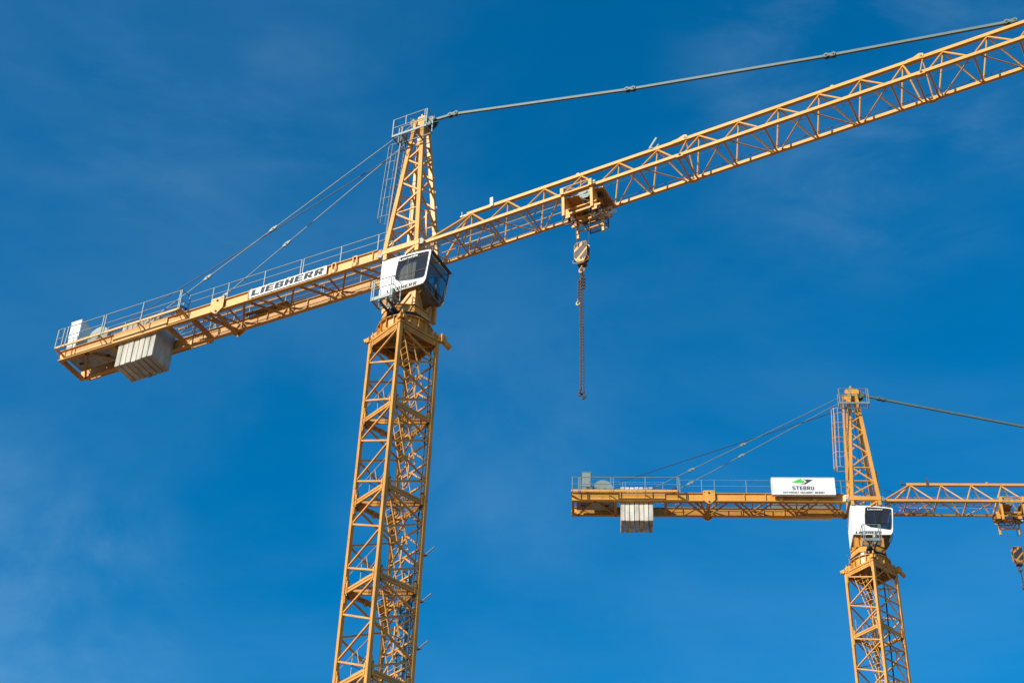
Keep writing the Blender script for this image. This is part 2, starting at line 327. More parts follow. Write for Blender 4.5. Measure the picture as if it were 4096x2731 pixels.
def mast_section(root, H, mrot, z_top, k, proto):
    """one 4 m lattice section; the first is built, the rest are copies"""
    if proto is not None:
        c = proto.copy(); COL.objects.link(c); c.parent = root; c.location = (0, 0, H+z_top)
        for ch in proto.children:
            d = ch.copy(); COL.objects.link(d); d.parent = c
        return c
    F, Rr, K, L = [Vector((x, y, 0)) for x, y in LEGN]
    b = MB(); W = .07
    def brace(p, q, z0, z1, w=W, inset=.07):
        p, q = Vector(p), Vector(q); d = (q-p).normalized()
        b.beam(p+d*inset+Vector((0, 0, z0)), q-d*inset+Vector((0, 0, z1)), w, w)
    for P, Q in ((F, L), (F, Rr), (K, L)):         # zigzag faces
        p0, q0 = (P, Q) if P is F else (Q, P)      # node legs at the joint level
        zz = [(-.18, -.98), (-1.98, -1.06), (-2.06, -2.96), (-3.92, -3.04)]
        for a, c in zz: brace(p0, q0, a, c)
    for z in (-1.1, -2.1, -3.1):                   # braced face with V struts under each horizontal
        brace(K, Rr, z, z)
    mid = (K+Rr)/2
    for z in (-.15, -1.15, -2.15, -3.15):
        for Q in (K, Rr): b.beam(mid+Vector((0, 0, z)), Q+(mid-Q)*.07+Vector((0, 0, z-.88)), W*.9, W*.9)
    for P, Q in ((F, L), (F, Rr), (K, L), (K, Rr), (L, Rr)):   # twin channels at the joint
        d = (Q-P).normalized()
        for dz in (-.02, -.15): b.beam(P+d*.08+Vector((0, 0, dz)), Q-d*.08+Vector((0, 0, dz)), .075, .095)
        b.beam(P+d*.08+Vector((0, 0, -.085)), Q-d*.08+Vector((0, 0, -.085)), .03, .04)
    b.box((0, .98, -.13), (.17, .11, .27)); b.box((.98, .2, -.13), (.11, .16, .25))
    sec = b.build('mast_section', 'yellow_mast', root, (0, 0, H+z_top), (0, 0, mrot))
    for (x, y) in LEGN:
        m = MB(); m.box((x, y, -1.99), (.15, .15, 4.0))
        for dx, dy in ((-x*.17, 0), (0, -y*.17)):
            for z in (.12, -4.0+.12-.24+.1):
                zz = z if z > -1 else -3.88
            m.box((x+dx, y+dy, .14), (.10 if dx else .13, .10 if dy else .13, .23)); m.box((x+dx, y+dy, -.12), (.10 if dx else .13, .10 if dy else .13, .23))
            m.box((x+dx*.6, y+dy*.6, -.42), (.05 if dx else .1, .05 if dy else .1, .36)); m.box((x+dx*.6, y+dy*.6, .40), (.05 if dx else .1, .05 if dy else .1, .3))
        m.k = 1
        for dx, dy in ((-x*.17, 0), (0, -y*.17)):
            for z in (-.27, .29): m.cyl((x+dx, y+dy, z), (0, 0, 1), .055, .09, 10)
        m.build('leg', ['yellow_mast', 'grease'], sec)
    m = MB()                                        # inclined ladder and its hoops
    a0, a1 = Vector((.43, 0, -3.85)), Vector((-.72, 0, .1))
    for y in (-.8, -.42): m.tube((a0.x, y, a0.z), (a1.x, y, a1.z), .022, 6)
    for i in range(15):
        p = a0.lerp(a1, (i+.5)/15); m.tube((p.x, -.8, p.z), (p.x, -.42, p.z), .014, 5)
    for fr in (.42, .62, .82):
        p = a0.lerp(a1, fr)
        m.path([(p.x, -.8, p.z), (p.x+.45, -.82, p.z+.02), (p.x+.66, -.70, p.z+.03), (p.x+.7, -.61, p.z+.03), (p.x+.66, -.52, p.z+.03), (p.x+.45, -.40, p.z+.02), (p.x, -.42, p.z)], .022, 5)
    for dx, y in ((.7, -.61), (.45, -.82), (.45, -.40)):
        p, q = a0.lerp(a1, .42), a0.lerp(a1, .95); m.tube((p.x+dx, y, p.z), (q.x+dx, y, q.z), .018, 5)
    m.build('ladder', 'yellow', sec)
    m = MB()
    for x0, x1, y0, y1 in ((-.86, -.5, -.9, .3), (-.5, .0, -.3, .3), (.0, .92, -.92, .3), (-.5, 0, -.9, -.86)):
        m.add([(x0, y0, .06), (x1, y0, .06), (x1, y1, .06), (x0, y1, .06)], [(0, 1, 2, 3)])
    m.build('landing_platform', 'mesh_dense', sec)
    m = MB()
    m.box((-.88, -.25, .13), (.012, .95, .15)); m.box((.93, -.3, .13), (.012, 1.1, .15)); m.box((0, .31, .1), (1.8, .012, .1))
    for y in (.22, -.75): m.tube((-.88, y, .05), (-.88, y, 1.1), .02, 6)
    for z in (.6, 1.1): m.tube((-.88, .22, z), (-.1, .28, z), .018, 6)
    m.tube((-.1, .28, .05), (-.1, .28, 1.1), .02, 6); m.tube((.4, -.3, .05), (.4, -.3, .9), .02, 6); m.tube((.4, -.3, .9), (.4, .28, .9), .018, 6)
    m.build('guard_rail', 'galv', sec)
    m = MB()
    m.tube((-.93, .86, .7), (-.93, -.84, 1.35), .015, 5); m.tube((-.93, -.1, 1.07), (-.85, -.2, .45), .013, 5); m.tube((-.85, -.2, .45), (-.9, -.85, .72), .013, 5)
    m.build('hand_rail', 'yellow', sec)
    m = MB(); m.tube((.93, .2, -1.1), (.93, .2, -2.2), .03, 6); m.build('ladder_post', 'yellow', sec)
    return sec

def make_crane(C):
    H = C['z']; a = C['a']; root = thing('tower_crane', C['label'], 'tower crane', (C['x'], C['y'], 0), a, 'tower cranes')
    vrot = C['m']-a                        # mast axes seen from the jib axes
    LH = (0, 0, H)
    def part(mb, name, mat, parent=None, rot=(0, 0, 0)):
        return mb.build(name, mat, root, LH, rot) if parent is None else mb.build(name, mat, parent)
    # ---------------- mast
    proto = None; z = C['zj']+4.0*1
    nsec = 0; zt = C['ztop']
    while zt > -H+4.2:
        s = mast_section(root, H, vrot+C['mrot'], zt, nsec, proto)
        if proto is None: proto = s
        zt -= 4.006; nsec += 1
    base = MB(); base.box((0, 0, (zt+H)/2), (2.6, 2.6, zt+H)); base.box((0, 0, .35), (6, 6, .7))
    base.build('foundation', 'concrete_grey', root, (0, 0, 0), (0, 0, vrot))
    # ---------------- support ring under the slewing bearing
    zp = C['ztop']+.14
    q = MB()
    q.box((0, 0, zp), (2.12, 2.12, .05))
    n = 32
    q.lathe([(1.08, zp+.02), (1.10, zp+.47), (1.22, zp+.47), (1.22, zp+.51), (1.0, zp+.51)], n=n)
    for k in range(20):
        an = 2*math.pi*(k+.5)/20; cdir = Vector((math.cos(an), math.sin(an), 0)); t = Vector((-cdir.y, cdir.x, 0))
        q.prism([cdir*1.07+Vector((0, 0, zp+.02)), cdir*1.20+Vector((0, 0, zp+.02)), cdir*1.20+Vector((0, 0, zp+.47)), cdir*1.07+Vector((0, 0, zp+.47))], t*.025)
    for x, y in LEGN:                       # corner gussets to the square plate
        q.prism([(x*1.03, y*.62, zp+.02), (x*1.03, y*1.03, zp+.02), (x*.62, y*1.03, zp+.02)], (0, 0, .30))
        q.box((x*.98, y*.98, zp-.05), (.22, .22, .10))
    for i in range(4):
        q.box(((0, 1.05, 0, -1.05)[i], (-1.05, 0, 1.05, 0)[i], zp-.03), (2.0, .03, .10) if i % 2 == 0 else (.03, 2.0, .10))
    for yy in (-.42, .42): q.beam((-1.0, yy, zp-.07), (1.0, yy, zp-.07), .08, .09)
    ring = part(q, 'slewing_support', 'yellow_mast', rot=(0, 0, vrot))
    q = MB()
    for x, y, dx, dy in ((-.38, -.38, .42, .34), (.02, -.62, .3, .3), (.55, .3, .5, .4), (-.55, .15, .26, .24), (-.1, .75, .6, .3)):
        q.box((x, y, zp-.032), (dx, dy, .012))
    part(q, 'hole_shade', 'dark', ring)  # dark plates stand in for the shade inside the underside openings
    q = MB()                                # bracket arms at the corners
    q.box((1.10, -1.10, zp+.10), (.10, .30, .40)); q.box((1.04, -1.04, zp+.06), (.2, .2, .3)); q.prism([(1.08, -.98, zp+.30), (1.34, -1.02, zp+.28), (1.36, -1.02, zp+.0), (1.08, -.98, zp-.10)], (0, -.03, 0)); q.prism([(1.08, -1.22, zp+.30), (1.34, -1.20, zp+.28), (1.36, -1.20, zp+.0), (1.08, -1.22, zp-.10)], (0, .03, 0))
    q.beam((1.20, -1.11, zp+.08), (1.58, -1.13, zp-.14), .16, .22); q.box((1.56, -1.13, zp-.13), (.14, .20, .18), Matrix.Rotation(R(30), 3, 'Y'))
    part(q, 'bracket_arm', 'yellow', ring)
    q = MB(); q.box((-1.07, 1.10, zp+.04), (.16, .22, .24)); q.beam((-1.05, 1.1, zp+.10), (-1.18, 1.26, zp+.02), .14, .16)
    part(q, 'bracket_arm', 'yellow', ring)
    q = MB(); q.box((-1.06, -1.06, zp+.15), (.2, .2, .2)); q.box((-.98, -1.14, zp+.26), (.34, .04, .12)); q.box((-.94, -1.16, zp+.16), (.14, .10, .14)); q.box((-1.0, -1.1, zp+.40), (.08, .08, .26))
    part(q, 'bracket_arm', 'yellow', ring)
    q = MB(); q.lathe([(1.0, zp+.5), (1.02, zp+.78), (.9, zp+.80)], n=32); part(q, 'slewing_bearing', 'grease', ring)
    # ---------------- turntable
    zt2 = zp+1.24
    q = MB(); oc = [R(-40+45*k) for k in range(8)]
    top = [(1.0*math.cos(t), 1.0*math.sin(t), zt2) for t in oc]; bot = [(1.12*math.cos(t), 1.12*math.sin(t), zt2-.44) for t in oc]
    q.add(top+bot, [tuple(range(8)), tuple(range(15, 7, -1))]+[(i, i+8, (i+1) % 8+8, (i+1) % 8) for i in range(8)])
    lip = [(1.06*math.cos(t), 1.06*math.sin(t), zt2) for t in oc]; q.prism(lip, (0, 0, .025))
    for sx in (-1, 1):
        for sy in (-1, 1):
            q.beam((sx*.72, sy*.63, zt2), (sx*.72, sy*.63, zt2+.92), .2, .2)
            q.prism([(sx*.62, sy*.66, zt2+.02), (sx*.02, sy*.66, zt2+.02), (sx*.62, sy*.66, zt2+.86)], (0, -sy*.03, 0))
            q.beam((sx*.0, sy*.68, zt2+.05), (sx*.66, sy*.68, zt2+.86), .14, .09, (0, 1, 0))
            q.prism([(sx*.8, sy*.58, zt2+.02), (sx*.8, sy*.05, zt2+.02), (sx*.8, sy*.58, zt2+.86)], (-sx*.03, 0, 0))
            q.beam((sx*.8, sy*.05, zt2+.05), (sx*.8, sy*.6, zt2+.86), .09, .12, (1, 0, 0))
    for sy in (-1, 1): q.beam((-.9, sy*.68, zt2+.90), (1.0, sy*.68, zt2+.90), .14, .12)
    tt = part(q, 'turntable', 'yellow_mast')
    q = MB(); q.cyl((-.1, -1.02, zt2-.5), (0, 0, 1), .22, .3, 16); q.cyl((-.1, -1.02, zt2-.28), (0, 0, 1), .16, .2, 16); part(q, 'slewing_gear', 'grease', tt)
    for sx in (.82,):
        q = MB(); q.prism([(sx, -.60, zt2+.66), (sx+.0, -.60, zt2+.92), (sx+.16, -.60, zt2+.80)], (0, .03, 0)); q.ring((sx+.1, -.585, zt2+.78), (0, 1, 0), .07, .03, 14, 6); part(q, 'lifting_lug', 'yellow', tt)
    # ---------------- access platform in front of the cab
    zf = zt2-.34
    q = MB(); px0, px1, py0, py1 = -.56, .46, -1.98, -1.36
    q.box(((px0+px1)/2, py0, zf+.08), (px1-px0, .04, .17)); q.box((px0, (py0+py1)/2, zf+.06), (.04, py1-py0, .12)); q.box((px1, (py0+py1)/2, zf+.06), (.04, py1-py0, .12)); q.box(((px0+px1)/2, py1, zf+.05), (px1-px0, .04, .1))
    pf = part(q, 'access_platform', 'galv')
    q = MB(); q.add([(px0, py0, zf+.02), (px1, py0, zf+.02), (px1, py1, zf+.02), (px0, py1, zf+.02)], [(0, 1, 2, 3)]); part(q, 'floor_grating', 'mesh_dense', pf)
    q = MB()
    for x in (-.2, .16): q.beam((x, py0+.02, zf-.06), (x, -1.0, zf-.06), .07, .1)
    part(q, 'floor_joist', 'ladder_dark', pf)
    q = MB(); zr = zf+1.08
    for x in (px0, px1):
        for y in (py0-.02, py1): q.beam((x, y, zf-.03), (x, y, zr), .038, .038)
        for z in (zr, zf+.62): q.tube((x, py0, z), (x, py1, z), .02, 6)
    q.beam((px0+.1, py0-.02, zf), (px0+.1, py0-.02, zr), .04, .04); q.beam((px1-.1, py0-.02, zf), (px1-.1, py0-.02, zr), .04, .04)
    for z in (zr, zf+.62): q.tube((px0, py0, z), (px1, py0, z), .022, 6)
    part(q, 'guard_rail', 'galv', pf)
    q = MB(); q.cyl((.18, -1.55, zf+.42), (0, 0, 1), .13, .44, 18); q.cyl((.18, -1.55, zf+.65), (0, 0, 1), .135, .05, 18); q.cyl((.18, -1.55, zf+.12), (0, 0, 1), .09, .24, 14); q.cyl((.30, -1.5, zf+.2), (1, 0, 0), .06, .14, 12)
    part(q, 'slewing_motor', 'link', pf)
    # ---------------- cab
    yn, yf = -.92, .80
    outer = [(-.92, -.44), (.1, -.46), (.7, -.50), (1.2, -.565), (1.42, -.60), (1.52, -.645), (1.54, -.72), (1.50, -1.1), (1.44, -1.6), (1.385, -2.16), (1.34, -2.31), (1.25, -2.43), (1.1, -2.45), (.4, -2.45), (-.4, -2.45), (-.92, -2.44)]
    wz = C['win_low']
    win = [(-.16, -1.2), (-.07, -.60), (0.04, -.545), (.7, -.585), (1.2, -.64), (1.38, -.665), (1.46, -.70), (1.455, -.80), (1.40, -1.5), (1.33, -2.02), (1.29, -2.1), (1.2, -2.125), (.7, wz[0]), (.12, wz[1]), (-.1, wz[2]), (-.19, wz[3])]
    o2 = outer[15:]+outer[:15]
    winf = [(max(x, .45+.01*i), z) for i, (x, z) in enumerate(win)]
    q = MB()
    for y0, y1 in ((yn, yn+.05), (yf, yf-.05)):
        n = 16
        wq = win if y0 < 0 else winf
        vs = [(x, y0, z) for x, z in o2]+[(x, y0, z) for x, z in wq]+[(x, y1, z) for x, z in o2]+[(x, y1, z) for x, z in wq]
        fs = []
        for i in range(n):
            j = (i+1) % n
            fs += [(i, j, n+j, n+i), (2*n+j, 2*n+i, 3*n+i, 3*n+j), (n+i, n+j, 3*n+j, 3*n+i), (j, i, 2*n+i, 2*n+j)]
        q.add(vs, fs)
    sh_ = outer[:5]; yy = (yn+.05, yf-.05)
    for chain, th in ((outer[:5], -.05),):
        for (x0, z0), (x1, z1) in zip(chain, chain[1:]):
            q.prism([(x0, yy[0], z0-.01), (x1, yy[0], z1-.01), (x1, yy[1], z1-.01), (x0, yy[1], z0-.01)], (0, 0, -.05))
    q.box((-.90, (yn+yf)/2, -1.44), (.05, yf-yn-.1, 1.98))
    for x in (-.68,): q.box((x, yn-.004, -1.44), (.012, .008, 1.9))
    cab = part(q, 'cab', 'white')
    q = MB(); q.box((.2, (yn+yf)/2, -2.41), (2.1, yf-yn-.12, .06)); q.box((.75, -.1, -2.46), (.7, 1.1, .06))
    q.box((1.02, -.25, -2.47), (.28, .5, .05)); q.box((.3, .35, -2.47), (.4, .5, .06))
    part(q, 'cab_floor', 'interior', cab)
    # front frame and panes
    ft = Vector((1.53, 0, -.70)); fb = Vector((1.355, 0, -2.20)); fm = ft.lerp(fb, .34); fk = Vector((1.12, 0, -2.44))
    q = MB()
    for p in (ft, fm, fb, fk): q.beam((p.x, yn+.05, p.z), (p.x, yf-.05, p.z), .05, .07)
    for y in (yn+.07, yf-.07): q.beam((ft.x, y, ft.z), (fb.x, y, fb.z), .05, .05); q.beam((fb.x, y, fb.z), (fk.x, y, fk.z), .05, .05)
    q.beam((ft.x+.05, yn+.02, ft.z+.02), (ft.x+.05, yf+.04, ft.z+.02), .1, .03)
    q.prism([(x, yf, z) for x, z in outer[5:13]], (0, .012, 0))
    part(q, 'front_frame', 'ladder_dark', cab)
    for p0, p1, mt in ((ft, fm, 'glass_blue'), (fm, fb, 'glass_blue'), (fb, fk, 'glass')):
        q = MB(); q.add([(p0.x-.01, yn+.06, p0.z-.03), (p0.x-.01, yf-.06, p0.z-.03), (p1.x-.01, yf-.06, p1.z+.03), (p1.x-.01, yn+.06, p1.z+.03)], [(0, 1, 2, 3)])
        part(q, 'front_window', mt, cab)
    for y in (yn+.015, yf-.015):
        wq = win if y < 0 else winf
        q = MB(); q.add([(x, y, z) for x, z in wq], [tuple(range(16))]); sw = part(q, 'side_window', 'glass' if y < 0 else 'glass_dark', cab)
        q = MB(); n = 16; cx = sum(p[0] for p in wq)/16; cz = sum(p[1] for p in wq)/16
        y2 = y-.02 if y < 0 else y+.02
        ins = [(cx+(x-cx)*.955, cz+(z-cz)*.955) for x, z in wq]
        q.add([(x, y2, z) for x, z in wq]+[(x, y2, z) for x, z in ins], [(i, (i+1) % n, n+(i+1) % n, n+i) for i in range(n)])
        part(q, 'window_seal', 'rubber', sw)
        if y < 0:
            q = MB(); q.beam((.425, y2, -.80), (.455, y2, -1.72), .03, .02, (0, 1, 0)); q.beam((-.1, y2, -.785), (1.42, y2, -.86), .02, .02, (0, 1, 0)); q.beam((-.17, y2, -1.62), (1.36, y2, -1.66), .02, .02, (0, 1, 0))
            part(q, 'window_bar', 'rubber', sw)
            part(font_word('Litronic', *C['lit'], y2-.004, bold=.012), 'lettering', 'letterwhite', sw)
    if C['curtain']:
        q = MB(); xs = [(-.12, .0), (.02, .04), (.14, .01), (.28, .05), (.40, .01), (.52, .05), (.64, .02), (.72, .04)]
        vs = [(x, yn+.14+d*1.4, -.86+(.22*(1-min(1, (x+.12)/.3)) if False else 0)-.30*max(0, (.22-x)/.34)) for x, d in xs]+[(x-.04, yn+.14+d*1.4, -1.93) for x, d in xs]; n = len(xs)
        q.add(vs, [(i, i+1, n+i+1, n+i) for i in range(n-1)]); part(q, 'curtain', 'fabric', cab)
    q = MB(); q.box((.35, -.05, -1.55), (.14, .52, .75), Matrix.Rotation(R(-10), 3, 'Y')); q.box((.62, -.05, -1.9), (.5, .52, .14)); q.box((.6, -.05, -2.2), (.25, .3, .4)); q.box((.66, -.42, -1.75), (.45, .16, .3)); q.box((.66, .32, -1.75), (.45, .16, .3)); q.box((.30, -.05, -1.05), (.1, .28, .2))
    q.box((1.15, .45, -1.75), (.12, .3, .4)); part(q, 'operator_seat', 'interior', cab)
    q = MB(); q.path([(1.32, .3, -2.3), (1.44, -.05, -2.28), (1.45, -.4, -2.12)], .016, 5); q.tube((1.25, .45, -2.36), (1.33, .2, -2.32), .04, 8); part(q, 'wiper', 'rubber', cab)
    part(block_word('LIEBHERR', *C['cabtext'], yn-.001), 'lettering', 'navy', cab)
    q = MB(); random.seed(3)
    for i in range(9): q.cyl((-.9+.3*i, yn-.006, -.50-.004*i-(.02*max(0, i-5))), (0, 1, 0), .014, .012, 6)
    for i in range(6): q.cyl((-.88, yn-.006, -.7-.3*i), (0, 1, 0), .012, .012, 6)
    for i in range(7): q.cyl((-.8+.28*i, yn-.006, -2.40), (0, 1, 0), .012, .012, 6)
    part(q, 'rivet', 'galv', cab)
    # ---------------- tower head
    sH = C['sH']; hx = C['hx']
    def leg_at(sx, sy, z):
        t = z/8.3/sH
        return Vector((sx*.80*(1-t)+(hx+sx*.20)*t, sy*.93*(1-t)+sy*.24*t, z))
    q = MB(); zs = [6.4, 5.85, 5.15, 4.35, 3.45, 2.4, 1.25, .3]; zs = [z*sH for z in zs]
    for (s0, s1) in (((1, -1), (-1, -1)), ((1, 1), (-1, 1)), ((1, -1), (1, 1)), ((-1, -1), (-1, 1))):
        pts = [leg_at(*(s0 if i % 2 == 0 else s1), z) for i, z in enumerate([7.0*sH]+zs[1:] if False else zs)]
        first = leg_at(*s1, 7.0*sH); allp = [first]+pts
        for p, c in zip(allp, allp[1:]): q.beam(p, c, .075, .075)
        for z in (2.38*sH, 1.36*sH) if s0 != (1, -1) or True else (): q.beam(leg_at(*s0, z), leg_at(*s1, z), .05, .05)
    for sy in (-1, 1): q.beam((-.92, sy*.93, .02), (.92, sy*.93, .02), .16, .27)
    for sx in (-1, 1): q.beam((sx*.84, -.86, .02), (sx*.84, .86, .02), .16, .25)
    q.beam((-.84, -.86, .02), (.84, .86, .02), .08, .1)
    for sy in (-1, 1):
        q.beam((-.78, sy*.93 if sy > 0 else -.90, -.1), (-.78, .9 if sy > 0 else -.90, -3.2 if sy > 0 else -.44), .18, .18)
        q.beam((.82, .93 if sy > 0 else -.90, -.1), (.82, .9 if sy > 0 else -.90, -3.2 if sy > 0 else -.44), .18, .18)
        q.beam((.78, sy*.93, -.1), (.25, sy*.93, -.46), .12, .1, (0, 1, 0))
    q.box((.95, 0, -.4), (.05, 1.6, .7)); q.box((1.08, .8, -.45), (.3, .05, .6))
    q.beam((.9, -.55, 3.1-.9), (.95, -.5, .6), .06, .08); q.beam((.84, -.6, 2.2), (.95, -.55, 2.15), .05, .05)
    head = part(q, 'tower_head', 'yellow')
    for sx in (-1, 1):
        for sy in (-1, 1):
            q = MB(); q.beam(leg_at(sx, sy, .1), leg_at(sx, sy, 8.35*sH), .19, .19)
            if sx > 0:
                for z in (4.3, 3.4, 5.2): p = leg_at(sx, sy, z*sH); q.ring(p+Vector((.12, 0, 0)), (0, 1, 0), .055, .024, 12, 6); q.box(p+Vector((.1, 0, -.05)), (.06, .03, .14))
            part(q, 'leg', 'yellow', head)
    zc = 8.0*sH
    q = MB(); q.box((hx, 0, zc+.28), (.46, .52, .52)); q.box((hx-.02, 0, zc+.66), (.30, .3, .28))
    q.prism([(hx+.12, -.30, zc+.2), (hx+.42, -.30, zc+.22), (hx+.44, -.30, zc+.48), (hx+.3, -.30, zc+.62), (hx+.1, -.30, zc+.6)], (0, .07, 0)); q.prism([(hx+.12, .23, zc+.2), (hx+.42, .23, zc+.22), (hx+.44, .23, zc+.48), (hx+.3, .23, zc+.62), (hx+.1, .23, zc+.6)], (0, .07, 0))
    q.prism([(hx-.12, -.33, zc+.2), (hx-.42, -.33, zc+.22), (hx-.46, -.33, zc+.44), (hx-.3, -.33, zc+.6)], (0, .07, 0)); q.prism([(hx-.12, .26, zc+.2), (hx-.42, .26, zc+.22), (hx-.46, .26, zc+.44), (hx-.3, .26, zc+.6)], (0, .07, 0))
    q.box((hx-.02, -.02, zc+.9), (.08, .08, .26))
    cap = part(q, 'head_cap', 'yellow', head)
    q = MB(); q.box((hx, -.262, zc+.02), (.2, .012, .16)); q.cyl((hx+.08, 0, zc+.72), (0, 1, 0), .20, .12, 16); part(q, 'head_sheave', 'dark', head)
    q = MB(); q.tube((hx-.16, -.60, zc-.45), (hx-.16, -.60, zc+.20), .035, 6); q.tube((hx-.26, -.63, zc+.26), (hx-.04, -.56, zc+.24), .012, 5); q.cyl((hx-.26, -.63, zc+.29), (0, 0, 1), .022, .06, 8); q.tube((hx-.16, -.60, zc+.2), (hx-.16, -.60, zc+.26), .02, 5); part(q, 'wind_gauge', 'link', head)
    zpf = 6.85*sH+.02
    q = MB()
    q.add([(-.9, -1.16, zpf), (.88, -1.16, zpf), (.88, -.62, zpf), (-.9, -.62, zpf)], [(0, 1, 2, 3)])
    tp = part(q, 'top_platform', 'mesh', head)
    q = MB()
    y = -1.17; q.beam((-.92, y, zpf+.02), (.89, y, zpf+.02), .04, .12)
    for x in (-.92, .87):
        q.beam((x, y, zpf-.05), (x, y, zpf+1.1), .05, .05)
        q.beam((x, -.63, zpf-.05), (x, -.63, zpf+1.1), .045, .045)
        q.beam((x, -1.17, zpf), (x, -.63, zpf), .05, .07)
        for z in (zpf+1.1, zpf+.56): q.tube((x, -1.17, z), (x, -.63, z), .02, 6)
    q.beam((.76, y, zpf), (.76, y, zpf+1.1), .04, .04); q.beam((-.25, y, zpf+.55), (-.25, y, zpf+1.14), .04, .04); q.beam((-.80, -.63, zpf), (-.80, -.63, zpf+1.1), .04, .04)
    for z in (zpf+1.1, zpf+.56): q.tube((-.92, y, z), (.87, y, z), .024, 6)
    q.tube((-.92, -.63, zpf+1.1), (.87, -.63, zpf+1.1), .02, 6)
    q.beam((-.92, -.63, zpf), (.89, -.63, zpf), .05, .06)
    for x in (-.45, .3): q.beam((x, -1.17, zpf-.03), (x, -.3, zpf-.03), .06, .08)
    q.tube((-.45, -1.1, zpf-.02), (leg_at(-1, -1, 5.9*sH)), .02, 6)
    part(q, 'guard_rail', 'galv', tp)
    lm = C['ladmat']; cm = C['cagemat']
    q = MB(); l0 = Vector((-.97, -.6, .35)); l1 = Vector((-.62, -.6, zpf+.9))
    for y, t_ in ((-.8, .075), (-.42, .045)): q.beam((l0.x, y, l0.z), (l1.x, y, l1.z), t_, t_)
    for i in range(24):
        p = l0.lerp(l1, (i+.5)/24); q.tube((p.x, -.8, p.z), (p.x, -.42, p.z), .014, 5)
    lad = part(q, 'ladder', lm, head)
    q = MB(); hz = [2.35*sH+1.09*sH*i for i in range(5)]
    def hoop(z):
        p = l0.lerp(l1, (z-l0.z)/(l1.z-l0.z)); R_ = .36
        return [(p.x, -.82, z)]+[(p.x-.38+R_*-math.sin(t), -.61-R_*math.cos(t)*.75, z) for t in [R(d) for d in range(0, 181, 20)]]+[(p.x, -.40, z)]
    hs_ = [hoop(z) for z in hz]
    for h_ in hs_: q.path(h_, .017, 5)
    for i in (1, 3, 5, 7, 9): q.path([h_[i+0] for h_ in hs_], .015 if i != 3 else .022, 5)
    part(q, 'ladder_cage', cm, lad)
    # ---------------- jib (tilted slightly up)
    jr = (0, -math.atan(C['slope']), 0)
    Bj = .77; TZ = 1.60
    secs = C['secs']
    for si, (nodes, apx, xs, xe) in enumerate(secs):
        q = MB()
        for y in (-Bj, Bj):
            for i, xa in enumerate(apx):
                A = Vector((xa, 0, TZ-.02))
                q.tube(A, (nodes[i], y, .02), .042, 8)
                if i+1 < len(nodes): q.tube(A, (nodes[i+1]-.16, y, .02), .042, 8)
        for i, x in enumerate(nodes): q.tube((x, -Bj, -.02), (x, Bj, -.02), .045, 8)
        for i in range(len(nodes)-1):
            near_first = (i % 2 == 1) == (si % 2 == 0) if C['latt'] is None else ((i+C['latt'][si]) % 2 == 1)
            y0, y1 = (-Bj, Bj) if near_first else (Bj, -Bj)
            q.tube((nodes[i]+.15, y0, -.03), (nodes[i+1]-.12, y1, -.03), .032, 6)
        if si == 0:
            A = Vector((apx[0]-.1, 0, TZ))
            for y in (-Bj, Bj): q.tube((1.18, y, .05), A, .062, 8)
            for x0, x1 in ((1.0, nodes[0]), (nodes[0], nodes[1])):
                xm = (x0+x1)/2
                for y in (-Bj, Bj): q.tube((xm-.15, y, -.02), (x0+.07, 0, -.02), .032, 6); q.tube((xm+.15, y, -.02), (x1-.07, 0, -.02), .032, 6)
        else:
            q.tube((xs+.05, 0, TZ-.05), (xs-.05, -Bj, .05), .032, 6); q.tube((xs+.05, 0, TZ-.05), (xs+.05, Bj, .05), .032, 6)
        js = part(q, 'jib_section', 'yellow', rot=jr)
        q = MB(); q.beam((xs if si else apx[0]-.25, 0, TZ+.04), (xe, 0, TZ+.04), .16, .16)
        for x in C['toplugs']:
            if xs < x < xe: q.prism([(x-.1, -.02, TZ+.11), (x+.1, -.02, TZ+.11), (x+.05, -.02, TZ+.25), (x-.05, -.02, TZ+.25)], (0, .04, 0))
        if si:
            q.prism([(xs-.55, -.1, TZ-.05), (xs+.0, -.1, TZ-.04), (xs+.16, -.1, TZ+.06), (xs+.12, -.1, TZ+.21), (xs-.02, -.1, TZ+.26), (xs-.3, -.1, TZ+.14), (xs-.55, -.1, TZ+.12)], (0, .2, 0))
        tcx = part(q, 'top_chord', 'yellow', js)
        if si:
            q = MB(); q.cyl((xs+.02, 0, TZ+.1), (0, 1, 0), .05, .26, 12); part(q, 'joint_pin', 'link', js)
        for y in (-Bj, Bj):
            q = MB(); x0 = xs if si else 1.0
            q.beam((x0, y, 0), (xe, y, 0), .14, .15)
            if si: q.box((xs, y, -.03), (.3, .17, .19))
            part(q, 'bottom_chord', 'yellow', js)
            if si:
                q = MB(); q.cyl((xs, y, -.02), (0, 1, 0), .05, .24, 12); part(q, 'joint_pin', 'dark', js)
        if si == 0:
            q = MB()
            for x0, x1, y0, y1 in ((1.2, 7.6, -.66, -.28), (2.55, 4.2, .1, .62)): q.add([(x0, y0, .02), (x1, y0, .02), (x1, y1, .02), (x0, y1, .02)], [(0, 1, 2, 3)])
            wk = part(q, 'walkway', 'mesh_dense', js)
            q = MB()
            for x0, x1, y in ((1.2, 7.6, -.28), (2.55, 4.2, .1), (2.55, 4.2, .62)): q.beam((x0, y, .04), (x1, y, .04), .015, .045)
            part(q, 'walkway_edge', 'galv', wk)
            q = MB()
            for sy in (-1, 1): q.prism([(.86, sy*.93-.03, -.12), (1.1, sy*.93-.03, -.16), (1.16, sy*.93-.03, .02), (1.02, sy*.93-.03, .2), (.88, sy*.93-.03, .14)], (0, .06, 0))
            part(q, 'pivot_fork', 'galv', js)
            q = MB(); q.box((2.6, .1, TZ+.14), (.5, .08, .06)); q.tube((2.45, .05, TZ+.1), (2.45, .05, TZ+.38), .015, 5)
